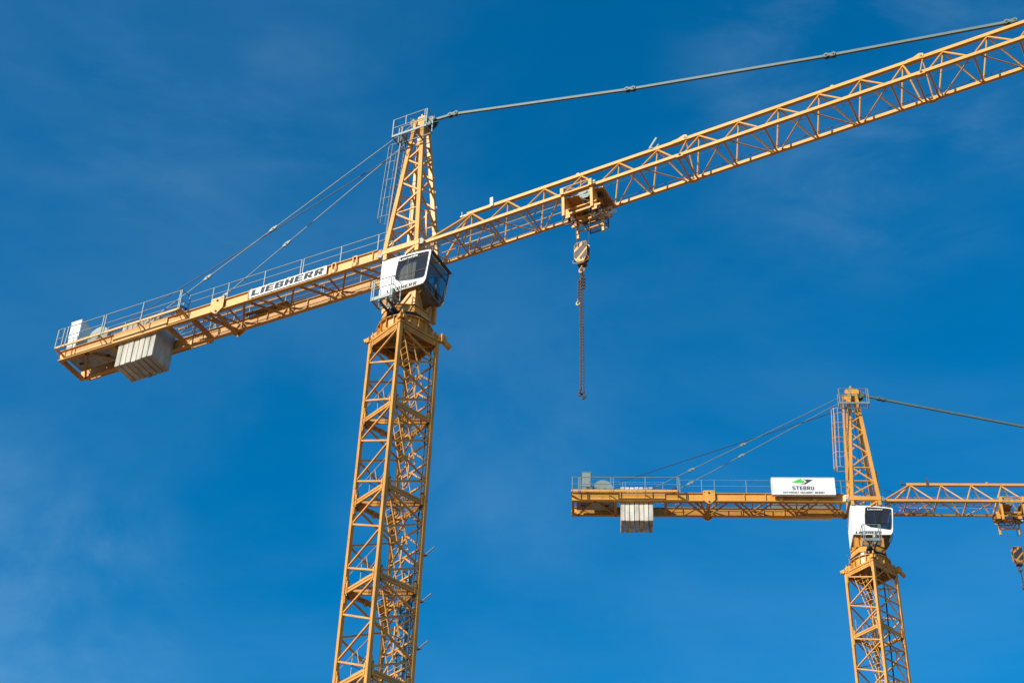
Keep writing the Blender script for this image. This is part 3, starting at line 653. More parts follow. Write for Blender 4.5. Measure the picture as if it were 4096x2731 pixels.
            q.box((4.02, -.12, TZ+.2), (.14, .05, .5)) if C['antenna'] == 'white' else q.box((3.95, -.10, TZ+.12), (.13, .05, .62))
            part(q, 'sensor_bracket', 'white' if C['antenna'] == 'white' else 'rustiron', js)
            for z_, y_, xa_, xb_ in ((.62, -.15, 1.9, 12.9), (.22, .35, 1.3, 7.9)):
                q = MB(); q.tube((xa_, y_, z_), (xb_, y_, z_), .022, 6); part(q, 'rail_rod', 'yellow_worn_shaded', js)
        if si == 0 and C['antenna'] == 'white':
            q = MB(); q.beam((11.55, -.1, TZ+.14), (11.9, -.12, TZ+.62), .03, .09); q.beam((11.68, .02, TZ+.1), (11.92, .04, TZ+.36), .03, .08); q.box((11.62, -.05, TZ+.13), (.16, .14, .06)); part(q, 'rope_guide', 'link', js)
    q = MB(); xe = secs[-1][3]; yr = .3
    q.tube((1.3, -.25, .25), (xe, -.25, .22), .012, 5); q.tube((1.3, .25, TZ-.35), (xe, .2, TZ-.45), .010, 5); q.tube((-.2, .3, 2.0), (apx_first(secs)-.6, .05, TZ-.62), .016, 5)
    q.tube((9.3, .2, -.28), (xe, .2, -.30), .014, 5); q.tube((1.3, 0, .35), (7.9, 0, .05), .014, 5)
    part(q, 'trolley_rope', 'rope', rot=jr)
    # ---------------- pendant to the jib
    p0 = Vector((hx+.38, 0, zc+.42)); links = C['pend']
    pts = [p0]+[Vector((x, 0, z)) for x, z in links]
    for i in range(len(pts)-1):
        q = MB(); u = (pts[i+1]-pts[i]).normalized(); A = pts[i]+u*(.16 if i else .0); B_ = pts[i+1]-u*.14
        if i % 2 == 0 or i == 0: pass
        q.beam(A, B_, .10, .13)
        k = max(1, int((B_-A).length/2.2))
        for j in range(1, k): q.beam(A.lerp(B_, j/k)-u*.008, A.lerp(B_, j/k)+u*.008, .112, .142)
        pb = part(q, 'pendant_bar', 'tie')
        if i < len(pts)-1 and i < len(pts)-2 or True:
            e = pts[i+1]; q = MB()
            for sy in (-.075, .075):
                for d in (-.16, .16): q.cyl(e+u*d+Vector((0, sy, 0)), (0, 1, 0), .115, .03, 18)
                q.beam(e-u*.16+Vector((0, sy, 0)), e+u*.16+Vector((0, sy, 0)), .028, .14)
            for d in (-.16, .16): q.cyl(e+u*d, (0, 1, 0), .045, .26, 10)
            part(q, 'link_plate', 'tie', pb)
    # plate from head cap to the pendant
    q = MB()
    for sy in (-.2, .14): q.prism([(hx+.22, sy, zc+.1), (hx+.5, sy, zc-.02), (hx+.72, sy, zc+.12), (hx+.8, sy, zc+.42), (hx+.66, sy, zc+.52), (hx+.3, sy, zc+.5)], (0, .06, 0))
    part(q, 'head_link', 'tie', head)
    # ---------------- counter-jib
    G = C['cj']; xt = G['tail']; k0, k1 = G['kink']; yo = .89
    q = MB()
    for x in G['near']+G['far']: pass
    nodes = sorted([(x, -1) for x in G['near']]+[(x, 1) for x in G['far']])
    for zz, w_, h_ in ((-.13, .06, .06), (.24, .09, .09)):
        for (x0, s0), (x1, s1) in zip(nodes, nodes[1:]):
            if x1-x0 > 2.4: continue
            wide = w_ if zz > 0 else (.10 if s0 < s1 else .06)
            if x0 < k1+.4 and zz > 0: continue
            q.beam((x0+.13, s0*.72, zz), (x1-.13, s1*.72, zz), wide, .07)
    for x in G['ties']: q.beam((x, -.72, -.06), (x, .72, -.06), .16, .2)
    for x in G['far'][1:]: q.beam((x, -.72, .26), (x, .72, .26), .06, .07)
    q.beam((k1, 0, .30), (-1.2, 0, .30), .05, .07)
    xm = (xt+k0)/2
    q.beam((xm, -.8, -.14), (xt+.35, .8, -.14), .09, .08); q.beam((xm+.05, -.8, -.14), (k0-.1, .8, -.14), .09, .08)
    q.beam((xt+.08, -.75, -.06), (xt+.08, .75, -.06), .14, .22); q.beam((k0-.15, -.75, -.06), (k0-.15, .75, -.06), .18, .22)
    cj = part(q, 'counter_jib', 'yellow_worn_shaded')
    for sy in (-1, 1):
        q = MB(); yc = sy*.80
        q.beam((xt, yc, -.165), (-1.15, yc, -.165), .20, .03); q.beam((xt, yc, .385), (-1.25, yc, .385), .20, .03); q.beam((xt, yc, .11), (-1.15, yc, .11), .03, .52)
        ysd = sy*.885
        q.prism([(k0, sy*.815, -.15), (k1, sy*.815, -.15), (k1, sy*.815, .37), (k0, sy*.815, .37)], (0, sy*.075, 0)) if sy > 0 else q.prism([(k0, -.815, -.15), (k0, -.815, .37), (k1, -.815, .37), (k1, -.815, -.15)], (0, -.075, 0))
        for x in G['stiff']: q.box((x, sy*.85, .11), (.03, .07, .52)); q.box((x, sy*.75, .11), (.03, .07, .52))
        for x in G['lugs']:
            q.box((x-.1, sy*.90, .13), (.05, .05, .58)); q.box((x+.1, sy*.90, .13), (.05, .05, .58)); q.box((x, sy*.90, -.06), (.26, .05, .2)); q.box((x, sy*.90, .40), (.24, .05, .06))
        q.beam((-1.25, sy*.8, .1), (-.98, sy*.93, .03), .14, .42)
        gd = part(q, 'girder', 'yellow', cj)
        q = MB(); px = G['plate']; yy = -.96 if sy < 0 else .92
        q.prism([(px-.36, yy, -.14), (px-.05, yy, -.40), (px+.06, yy, -.40), (px+.36, yy, -.14), (px+.36, yy, .46), (px+.3, yy, .54), (px-.3, yy, .54), (px-.36, yy, .46)], (0, .04, 0))
        hp = part(q, 'hinge_plate', 'yellow', gd)
        q = MB()
        for z in (.36, -.27): q.cyl((px, sy*.95, z), (0, 1, 0), .055, .12, 12)
        for x in (-.26, .26): q.cyl((px+x, sy*.955, .42), (0, 1, 0), .03, .03, 8)
        part(q, 'hinge_pin', 'dark', gd)
        q = MB(); q.prism([(-1.16, yy+sy*.02, -.16), (-.98, yy+sy*.02, -.24), (-.86, yy+sy*.02, -.05), (-.88, yy+sy*.02, .16), (-1.02, yy+sy*.02, .24), (-1.14, yy+sy*.02, .12), (-1.02, yy+sy*.02, .04), (-1.16, yy+sy*.02, -.02)], (0, .04, 0)); part(q, 'pivot_fork', 'galv', gd)
    q = MB(); q.beam((G['plate'], -.75, -.34), (G['plate'], .75, -.34), .14, .14); q.beam((G['plate']-.5, -.75, -.2), (G['plate']+.0, .75, -.3), .09, .09); part(q, 'hinge_beam', 'yellow_worn_shaded', cj)
    q = MB()
    for x0, x1 in ((k1, -1.2),): q.add([(x0, -.78, .41), (x1, -.78, .41), (x1, .78, .41), (x0, .78, .41)], [(0, 1, 2, 3)])
    pe0, pe1 = G['edge']; ze = (G['ez0']+G['ez1'])/2; eh = G['ez1']-G['ez0']
    s0, s1 = G['slabs']
    for y0, y1 in ((-1.33, -.72), (.72, 1.33)): q.add([(pe0, y0, .40), (pe1, y0, .40), (pe1, y1, .40), (pe0, y1, .40)], [(0, 1, 2, 3)])
    q.add([(pe0, -.72, .42), (s0-.1, -.72, .42), (s0-.1, .72, .42), (pe0, .72, .42)], [(0, 1, 2, 3)])
    part(q, 'deck', 'mesh', cj)
    for sy in (-1, 1):
        q = MB(); q.beam((pe0, sy*1.35, ze), (pe1, sy*1.35, ze), .05, eh); q.beam((pe1, sy*1.35, ze), (pe1, sy*.85, ze), .05, eh); q.beam((pe0, sy*1.35, ze), (pe0, sy*.85, ze), .05, eh)
        for x in G['struts']: q.beam((x, sy*1.34, ze-.05), (x, sy*.88, -.12), .03, .03); q.beam((x, sy*1.33, ze), (x, sy*.85, ze+.02), .04, .06)
        part(q, 'edge_beam', 'yellow', cj)
        q = MB(); zr = G['ez0']+G['rh']; y = sy*1.37
        px_ = G['posts']
        for x in px_: q.beam((x, y, G['ez0']), (x, y, zr), .045, .045)
        for xa, xb in G['spans']:
            q.tube((xa, y, zr), (xb, y, zr), .025, 6); q.tube((xa, y, G['ez0']+G['rh']*.52), (xb, y, G['ez0']+G['rh']*.52), .02, 6)
        for z in (zr, G['ez0']+G['rh']*.52): q.tube((px_[-1], y, z), (px_[-1]+.05, sy*.9, z), .02, 6)
        if sy < 0:
            for z in (zr, G['ez0']+G['rh']*.52): q.tube((pe0, -1.37, z), (pe0, 1.37, z), .022, 6)
        wr = G['walk']; zw = 1.31
        for x in wr: q.beam((x, sy*.88, .40), (x, sy*.88, zw), .04, .04)
        for xa, xb in G['wspans']:
            for z in (zw, .88): q.tube((xa, sy*.88, z), (xb, sy*.88, z), .022, 6)
        part(q, 'guard_rail', 'galv', cj)
    q = MB()
    for y in (-.45, .5):
        for x in G['inner']: q.beam((x, y, .42), (x, y, 1.42), .035, .035)
        for z in (1.42, .92): q.tube((G['inner'][0]-.1, y, z), (G['inner'][-1]+.1, y, z), .02, 6)
    part(q, 'inner_rail', 'galv', cj)
    # machinery on the tail
    b0, b1 = G['base']
    q = MB(); q.box(((b0+b1)/2, -.1, .12), (b1-b0, .98, .30)); wb = part(q, 'winch_base', 'concrete_grey', cj)
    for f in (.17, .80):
        q = MB(); q.box((b0+(b1-b0)*f, -.1, -.032), (.24, .16, .012)); part(q, 'pocket_shade', 'dark', wb)  # flat dark plate painted as the shade of a hole in the base
    wx = G['winch']; q = MB()
    for y in (-.62, .35): q.cyl((wx, y, .84), (0, 1, 0), .60, .05, 36); q.cyl((wx, y-.03, .84), (0, 1, 0), .12, .08, 16)
    q.cyl((wx, -.14, .84), (0, 1, 0), .34, .95, 24); q.box((wx-.05, .0, .5), (1.1, .9, .16)); q.box((wx+.35, -.3, .6), (.3, .3, .35)); q.tube((wx-1.3, -.8, .95), (wx-.5, -.75, .95), .03, 6)
    wn = part(q, 'hoist_winch', 'link', cj)
    q = MB(); q.cyl((wx, -.14, .84), (0, 1, 0), .42, .88, 24); part(q, 'rope_drum', 'rope', wn)
    cx0, cx1, cz = G['cab']; q = MB(); q.box(((cx0+cx1)/2, -.4, (.4+cz)/2), (cx1-cx0, .9, cz-.4)); q.box(((cx0+cx1)/2, -.4, cz+.01), (cx1-cx0+.06, .96, .03))
    ec = part(q, 'switch_cabinet', G['cabmat'], cj)
    q = MB(); q.box(((cx0+cx1)/2, -.855, (.45+cz)/2), (cx1-cx0-.06, .012, cz-.55)); q.box((cx1-.08, -.87, 1.2), (.03, .03, .14)); part(q, 'door', G['cabmat'], ec)
    # back stays
    px = G['plate']
    for sy in (-1, 1):
        e0 = Vector((G['stay'], sy*.85, .43)); e1 = Vector((hx-.38, sy*.29, zc+.19)); d = (e1-e0); u = d.normalized()
        q = MB(); q.tube(e0, e1, .025, 8); st = part(q, 'back_stay', 'galv')
        for f in G['slk']:
            c = e0+d*f; q = MB()
            sdv = u.cross(Vector((0, 1, 0))).normalized()
            q.prism([c-u*.24-sdv*.022-Vector((0, .035, 0)), c-u*.08-sdv*.085-Vector((0, .035, 0)), c+u*.09-sdv*.085-Vector((0, .035, 0)), c+u*.26-sdv*.022-Vector((0, .035, 0)), c+u*.26+sdv*.022-Vector((0, .035, 0)), c+u*.09+sdv*.085-Vector((0, .035, 0)), c-u*.08+sdv*.085-Vector((0, .035, 0)), c-u*.24+sdv*.022-Vector((0, .035, 0))], (0, .07, 0))
            q.cyl(c, (0, 1, 0), .04, .16, 10); part(q, 'link_plate', 'link', st)
    q = MB(); q.tube((wx+.1, -.2, 1.25), (hx-.2, .05, 7.45*sH), .022, 6); q.tube((hx, .05, 7.4*sH), (hx+.1, .1, .2), .014, 5); part(q, 'hoist_rope', 'rope')
    return root
def apx_first(secs): return secs[0][1][0]

def arr(x0, p, n): return [x0+p*i for i in range(n)]
A = dict(x=-4.59, y=56.607, z=49.317+CAM_H, a=R(-28.034), m=R(-4.57+45), mrot=0.0, zj=-8.689, ztop=-4.683, slope=.029, sH=1.03, hx=-.10,
  label='large nearer yellow tower crane with a white lettered board along its counter-jib', win_low=(-2.08, -1.95, -1.83, -1.70), lit=(-.02, .90, -.76, -.64), cabtext=(-.55, .97, -2.42, -2.225), curtain=True,
  ladmat='ladder_dark', cagemat='galv', antenna='white', latt=(0, 0, 0, 0), toplugs=(8.15, 19.6),
  secs=[(arr(2.5, 1.757, 6)+[13.0], arr(3.02, 1.774, 6), 1.0, 13.13), (arr(13.28, 1.755, 6)+[23.05], arr(13.78, 1.755, 6), 13.13, 23.3), (arr(23.58, 1.78, 6)+[33.6], arr(24.19, 1.78, 6), 23.3, 33.8), (arr(34.0, 1.78, 6)+[44.0], arr(34.6, 1.78, 6), 33.8, 44.2)],
  pend=[(1.58, 8.585), (10.62, 6.21), (19.62, 4.18), (26.9, 2.72)],
  cj=dict(tail=-18.96, kink=(-15.73, -12.62), near=[-10.85, -8.25, -5.55, -2.8], far=[-12.4, -9.55, -6.95, -4.15, -1.45], ties=[-12.62, -11.25], stiff=[-8.1, -5.9, -1.5], lugs=[-3.5, -2.4], plate=-9.76, edge=(-18.85, -11.6), ez0=.17, ez1=.28, struts=[-18.83, -16.3, -14.0, -11.72],
    rh=1.15, posts=[-18.85, -18.48, -18.26, -16.13, -15.99, -13.80, -11.68, -11.60], spans=[(-18.85, -18.48), (-18.35, -16.1), (-16.02, -11.6)], walk=[-11.5, -10.15, -9.30, -7.29, -5.32, -5.2, -3.2, -1.26], wspans=[(-11.5, -9.6), (-9.6, -5.32), (-5.2, -.95)],
    inner=[-16.6, -15.6, -13.4, -12.2], slabs=(-15.5, -13.30), base=(-18.6, -16.1), winch=-17.0, cab=(-18.68, -18.06, 2.08), cabmat='white', stay=-14.0, slk=(.235, .48)))
B = dict(x=21.314, y=84.574, z=55.685+CAM_H, a=R(-3.644), m=R(-6.77+45), mrot=R(-90), zj=-8.568, ztop=-4.56, slope=.0, sH=1.0, hx=.06,
  label='smaller more distant yellow tower crane with a white box sign above its counter-jib', win_low=(-2.04, -1.95, -1.83, -1.70), lit=(.05, .93, -.765, -.655), cabtext=(-.79, .74, -2.40, -2.235), curtain=False,
  ladmat='yellow', cagemat='yellow', antenna='rust', latt=(0, 0, 0, 0), toplugs=(7.5,),
  secs=[(arr(2.45, 1.77, 6)+[13.0], arr(2.97, 1.785, 6), 1.0, 13.13), (arr(13.28, 1.755, 6)+[23.05], arr(13.78, 1.755, 6), 13.13, 23.3), (arr(23.58, 1.78, 6)+[33.6], arr(24.19, 1.78, 6), 23.3, 33.8)],
  pend=[(1.87, 8.03), (10.8, 5.85), (19.7, 3.75), (27.0, 2.05)],
  cj=dict(tail=-17.36, kink=(-14.59, -11.8), near=[-10.6, -7.88, -5.25, -2.6], far=[-11.65, -9.25, -6.55, -3.9, -1.3], ties=[-11.75], stiff=[-7.1, -5.85, -4.6, -3.3], lugs=[-4.95, -2.95], plate=-9.2, edge=(-17.36, -11.04), ez0=.14, ez1=.29, struts=[-17.35, -15.1, -12.98, -11.04],
    rh=1.02, posts=[-17.33, -16.95, -16.85, -15.03, -14.88, -12.99, -11.08, -10.98], spans=[(-17.33, -16.92), (-16.85, -15.03), (-14.88, -10.98)], walk=[-10.9, -9.61, -8.85, -6.96, -5.5, -3.2, -1.35], wspans=[(-10.9, -9.25), (-9.25, -.95)],
    inner=[-15.9, -14.3, -14.15, -11.9], slabs=(-14.46, -12.5), base=(-17.07, -14.8), winch=-15.5, cab=(-16.75, -16.22, 1.86), cabmat='link', stay=-13.0, slk=(.222, .475)))
crane_a = make_crane(A)
crane_b = make_crane(B)

# ------------------------------------------------------------------ loose things hung on or carried by the cranes
def place(o, C):                    # put a top-level mesh built in jib axes onto crane C
    o.location = (C['x'], C['y'], C['z']); o.rotation_euler = (0, 0, C['a']); return o
def slab_set(C, name_side, zb, zt, yd):
    x0, x1 = C['cj']['slabs']; n = 7; wd = (x1-x0)/n
    ordn = ['first', 'second', 'third', 'fourth', 'fifth', 'sixth', 'seventh']
    for i in range(n):
        cx = x0+wd*(i+.5); hw = wd/2-.017; dz = random.uniform(-.025, .02); ch = .05; dy = random.uniform(-.012, .012)
        prof = [(-hw+.03, zb+dz), (hw-.03, zb+dz), (hw, zb+dz+ch), (hw, zt+dz-ch), (hw-.03, zt+dz), (-hw+.03, zt+dz), (-hw, zt+dz-ch), (-hw, zb+dz+ch)]
        q = MB(); ys = (-yd+dy, yd+dy)
        rings = []
        for y, s in ((ys[0], 1), (ys[1], 1)):
            rings.append([(x, y, z) for x, z in prof])
        # chamfered long bottom edges
        inner = [[(x*.86, ys[0], z if abs(z-zb-dz) > .01 else z+.02) for x, z in prof]]
        vs = rings[0]+rings[1]; nn = 8
        q.add(vs, [tuple(range(nn)), tuple(range(2*nn-1, nn-1, -1))]+[(i2, nn+i2, nn+(i2+1) % nn, (i2+1) % nn) for i2 in range(nn)])
        o = q.build('counterweight_block', 'concrete', None)
        o.location = Vector((C['x'], C['y'], C['z']))+Matrix.Rotation(C['a'], 3, 'Z') @ Vector((cx, 0, 0)); o.rotation_euler = (0, 0, C['a'])
        m = o.modifiers.new('edge', 'BEVEL'); m.width = .022; m.segments = 2
        where = 'at the tail end' if i == 0 else ('at the cab end' if i == 6 else 'counting from the tail')
        tag(o, f'{ordn[i]} concrete counterweight slab {where}, on the {name_side} crane', 'counterweight', f'concrete slabs hung from the {name_side} crane')
slab_set(A, 'nearer', -1.49, .93, .68)
slab_set(B, 'farther', -1.45, .93, .68)

# banner board on the near girder of crane A
q = MB(); q.box((-5.93, -.912, .14), (4.14, .035, .50))
bn = place(q.build('banner_board', 'signwhite'), A); tag(bn, 'long white board with big dark block letters on the nearer crane counter-jib', 'sign', 'signs on the cranes')
block_word('LIEBHERR', -7.90, -3.98, -.03, .33, -.9305).build('lettering', 'navy', bn)
q = MB()
for x in (-7.9, -6.9, -5.9, -4.9, -3.98): q.box((x, -.93, .39), (.12, .03, .04)); q.box((x+.1, -.93, -.115), (.12, .03, .04))
q.build('clip', 'yellow', bn)
# box signs on crane B
def box_sign(y0, y1, x0, x1, z0, z1, face, label):
    q = MB(); q.box(((x0+x1)/2, (y0+y1)/2, (z0+z1)/2), (x1-x0, abs(y1-y0), z1-z0)); o = place(q.build('box_sign', 'signwhite'), B)
    tag(o, label, 'sign', 'signs on the cranes')
    q = MB(); yf = y0-.006 if face < 0 else y1+.006
    for za in (z0+.015, z1-.015): q.box(((x0+x1)/2, yf, za), (x1-x0, .02, .03))
    for xa in (x0+.015, x1-.015): q.box((xa, yf, (z0+z1)/2), (.03, .02, z1-z0-.06))
    q.build('sign_frame', 'white', o)
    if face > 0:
        q = MB(); q.box(((x0+x1)/2, y0-.008, (z0+z1)/2), (x1-x0-.04, .012, z1-z0-.04)); q.build('back_tone_sheet', 'galv', o)  # grey sheet added to tone down the sunlit back of the sign
    return o
sgn = box_sign(-1.24, -1.02, -5.49, -1.75, .08, 1.29, -1, 'white box sign with green and navy logo on the farther crane')
def smap(u, v): return (-5.49+(u-219)/1604*3.74, .08+(797-v)/415*1.21)
def logo(pts, mat, name):
    q = MB(); q.prism([(smap(u, v)[0], -1.241, smap(u, v)[1]) for u, v in pts], (0, -.006, 0)); q.build(name, mat, sgn)
logo([(740, 498), (840, 458), (945, 412), (990, 412), (978, 426), (990, 440), (1030, 452), (1058, 470), (1062, 484), (1045, 500), (1000, 510), (900, 512), (850, 516)], 'green', 'logo_mark')
logo([(1012, 424), (1150, 428), (1280, 433), (1180, 490), (1075, 545), (1000, 540), (955, 536), (1020, 524), (1075, 506), (1102, 488), (1105, 470), (1085, 450), (1045, 434)], 'navy', 'logo_mark')
x0, z1_ = smap(742, 592); x1, z0_ = smap(1290, 684)
block_word('STEBRU', x0, x1, z0_, z1_, -1.241, shear=0, gap=.16, gly=GLY2).build('lettering', 'navy', sgn)
x0, z1_ = smap(493, 722); x1, z0_ = smap(1565, 770)
font_word('ONTWIKKELT. REALISEERT. BEHEERT.', x0, x1, z0_, z1_, -1.241, bold=.03).build('lettering', 'navy', sgn)
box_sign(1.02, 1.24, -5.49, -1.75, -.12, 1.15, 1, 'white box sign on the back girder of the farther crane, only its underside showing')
# planks lying on the deck of crane A
for i, (x0, x1, y0, y1, z, lab) in enumerate(((-9.25, -6.92, .44, .66, .43, 'long dark timber plank lying on the nearer crane counter-jib deck'), (-8.8, -6.05, .67, .78, .47, 'narrow weathered plank lying beside the wider plank on the deck'))):
    q = MB(); q.beam((x0, (y0+y1)/2, z+.03), (x1, (y0+y1)/2+.02, z+.03), abs(y1-y0), .05); tag(place(q.build('timber_plank', 'wood'), A), lab, 'plank', 'planks on the deck')
# cable coils
def coil(C, c, name_lab, n, rad):
    q = MB(); random.seed(5)
    for i in range(n):
        ax = Vector((random.uniform(-.5, .5), random.uniform(-.6, .6), 1)); q.ring(Vector(c)+Vector((random.uniform(-.15, .15), random.uniform(-.12, .12), random.uniform(0, .22))), ax, rad*random.uniform(.7, 1.2), .018, 16, 5)
    tag(place(q.build('cable_coil', 'rubber'), C), name_lab, 'cable')
coil(A, (-12.05, -.7, .47), 'heap of black cable on the nearer crane deck beside the counterweights', 9, .3)
coil(B, (-11.3, -.8, .45), 'heap of black cable on the farther crane deck beside the counterweights', 6, .2)
q = MB()
for i in range(4): q.ring((-.62+.02*i, -.92, .42), (.1*i, 1, .1), .15+.012*i, .012, 18, 5)
tag(place(q.build('rope_coil', 'galv'), A), 'small coil of pale rope hung at the foot of the nearer crane tower head', 'rope')

# ------------------------------------------------------------------ trolleys
def trolley(C, label):
    rot = Matrix.Rotation(C['a'], 4, 'Z') @ Matrix.Rotation(-math.atan(C['slope']), 4, 'Y')
    t = thing('crane_trolley', label, 'trolley', (C['x'], C['y'], C['z']), group='trolleys under the jibs', rot=rot.to_euler())
    def P(q, n, m, par=None): return q.build(n, m, par or t)
    q = MB()
    for x in (7.87, 9.17):
        q.box((x, -1.03, -.08), (.15, .15, .36)); q.box((x, 1.03, -.08), (.15, .15, .36))
        for y in (-1, 1): q.beam((x, y*1.0, -.2), (x, y*.45, -.52), .14, .16)
        q.beam((x, -1.0, -.22), (x, 1.0, -.22), .1, .12)
    for sy in (-1, 1):
        q.beam((7.8, sy*1.04, -.22), (9.25, sy*1.04, -.22), .08, .08); q.tube((7.8, sy*1.06, .12), (9.25, sy*1.06, .12), .025, 6)
        q.tube((7.95, sy*1.06, .1), (8.55, sy*1.06, -.18), .018, 6); q.tube((9.1, sy*1.06, .1), (8.5, sy*1.06, -.18), .018, 6)
    for y in (-.32, .32):
        q.beam((7.75, y, -.50), (9.15, y, -.50), .08, .1); q.beam((7.75, y, -.72), (9.3, y, -.72), .07, .09)
        for x in (7.78, 9.02): q.box((x, y, -.68), (.22, .05, .5))
    q.beam((7.8, -.3, -.75), (8.6, .4, -.8), .06, .06); q.beam((8.5, .4, -.78), (9.2, -.3, -.75), .06, .06); q.beam((7.9, .42, -1.15), (9.1, .42, -1.15), .06, .07)
    fr = P(q, 'trolley_frame', 'yellow')
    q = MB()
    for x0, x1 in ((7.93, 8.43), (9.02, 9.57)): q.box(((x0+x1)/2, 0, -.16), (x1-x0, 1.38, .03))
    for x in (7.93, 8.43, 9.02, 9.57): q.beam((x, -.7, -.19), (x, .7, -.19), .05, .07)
    P(q, 'floor_plate', 'yellow_worn_shaded', fr)  # darker yellow puts the underside shade into the plate colour
    for x in (7.87, 9.17):
        q = MB(); q.beam((x, -.93, -.25), (x, -.93, -1.38), .12, .12); P(q, 'buffer_post', 'yellow', fr)
    for x in (7.91, 9.07):
        q = MB(); q.beam((x, .42, -.7), (x, .42, -1.58), .1, .1); P(q, 'buffer_post', 'yellow', fr)
    for x in (7.74, 9.0):
        q = MB(); q.ring((x, -.1, -.80), (0, 1, 0), .30, .035, 28, 8); q.cyl((x, -.1, -.80), (0, 1, 0), .06, .14, 12)
        for k in range(6): a_ = k*math.pi/3; q.beam((x+.05*math.cos(a_), -.1, -.8+.05*math.sin(a_)), (x+.28*math.cos(a_), -.1, -.8+.28*math.sin(a_)), .03, .03, (0, 1, 0))
        P(q, 'rope_sheave', 'dark')
    q = MB(); q.cyl((8.55, -.15, .42), (0, 1, 0), .34, .03, 10); q.cyl((8.55, .62, .42), (0, 1, 0), .34, .03, 10); q.cyl((8.55, .24, .42), (0, 1, 0), .1, .9, 10); wn = P(q, 'trolley_winch', 'link')
    q = MB(); q.cyl((8.55, .25, .36), (0, 1, 0), .28, .8, 18); P(q, 'winch_drum', 'dark', wn)
    q = MB(); x0, x1, y0, y1, z0, z1 = 8.12, 8.98, .50, 1.25, -.66, -.1
    if True:
        for x in (x0, x1):
            for y in (y0, y1): q.beam((x, y, z0), (x, y, z1+.1), .035, .035)
        for z in (z0, (z0+z1)/2, z1):
            for y in (y0, y1): q.beam((x0, y, z), (x1, y, z), .03, .03)
            for x in (x0, x1): q.beam((x, y0, z), (x, y1, z), .03, .03)
        bk = P(q, 'service_basket', 'galv' if C is B else 'ladder_dark')
        q = MB(); q.add([(x0, y0, z0+.02), (x1, y0, z0+.02), (x1, y1, z0+.02), (x0, y1, z0+.02)], [(0, 1, 2, 3)]); q.add([(x0, y1, z0), (x1, y1, z0), (x1, y1, z0+.3), (x0, y1, z0+.3)], [(0, 1, 2, 3)]); P(q, 'basket_mesh', 'mesh_dense', bk)
        q = MB(); q.cyl((8.25, .5, -.45), (0, 0, 1), .09, .5, 12); q.path([(7.9, .2, -.6), (8.2, .3, -.95), (8.6, .5, -.85), (8.9, .6, -.6)], .02, 5); P(q, 'motor', 'rubber', bk)
    q = MB(); q.box((9.26, .52, -.24), (.34, .04, .13)); P(q, 'cover_plate', 'signwhite'); q = MB(); q.box((9.46, .52, -.56), (.38, .05, .12)); q.beam((9.46, .52, -.5), (9.46, .52, -.16), .03, .03); P(q, 'cover_plate', 'signwhite')
    q = MB()
    for x in (9.3, 9.2): q.path([(x, -.5, -.2), (x+.25, -.3, -.45), (x+.1, .2, -.5), (x-.2, .1, -.3)], .02, 5)
    q.cyl((9.3, -.35, -.28), (1, 0, 0), .08, .25, 10); P(q, 'cable_loop', 'rubber')
    for x in (7.8, 9.25):
        q = MB(); q.cyl((x, -.8, .16), (0, 1, 0), .07, .12, 14); P(q, 'track_wheel', 'link')
    return t
trolley(A, 'yellow trolley under the long rising jib of the nearer crane')
trolley(B, 'yellow trolley under the level jib of the farther crane')

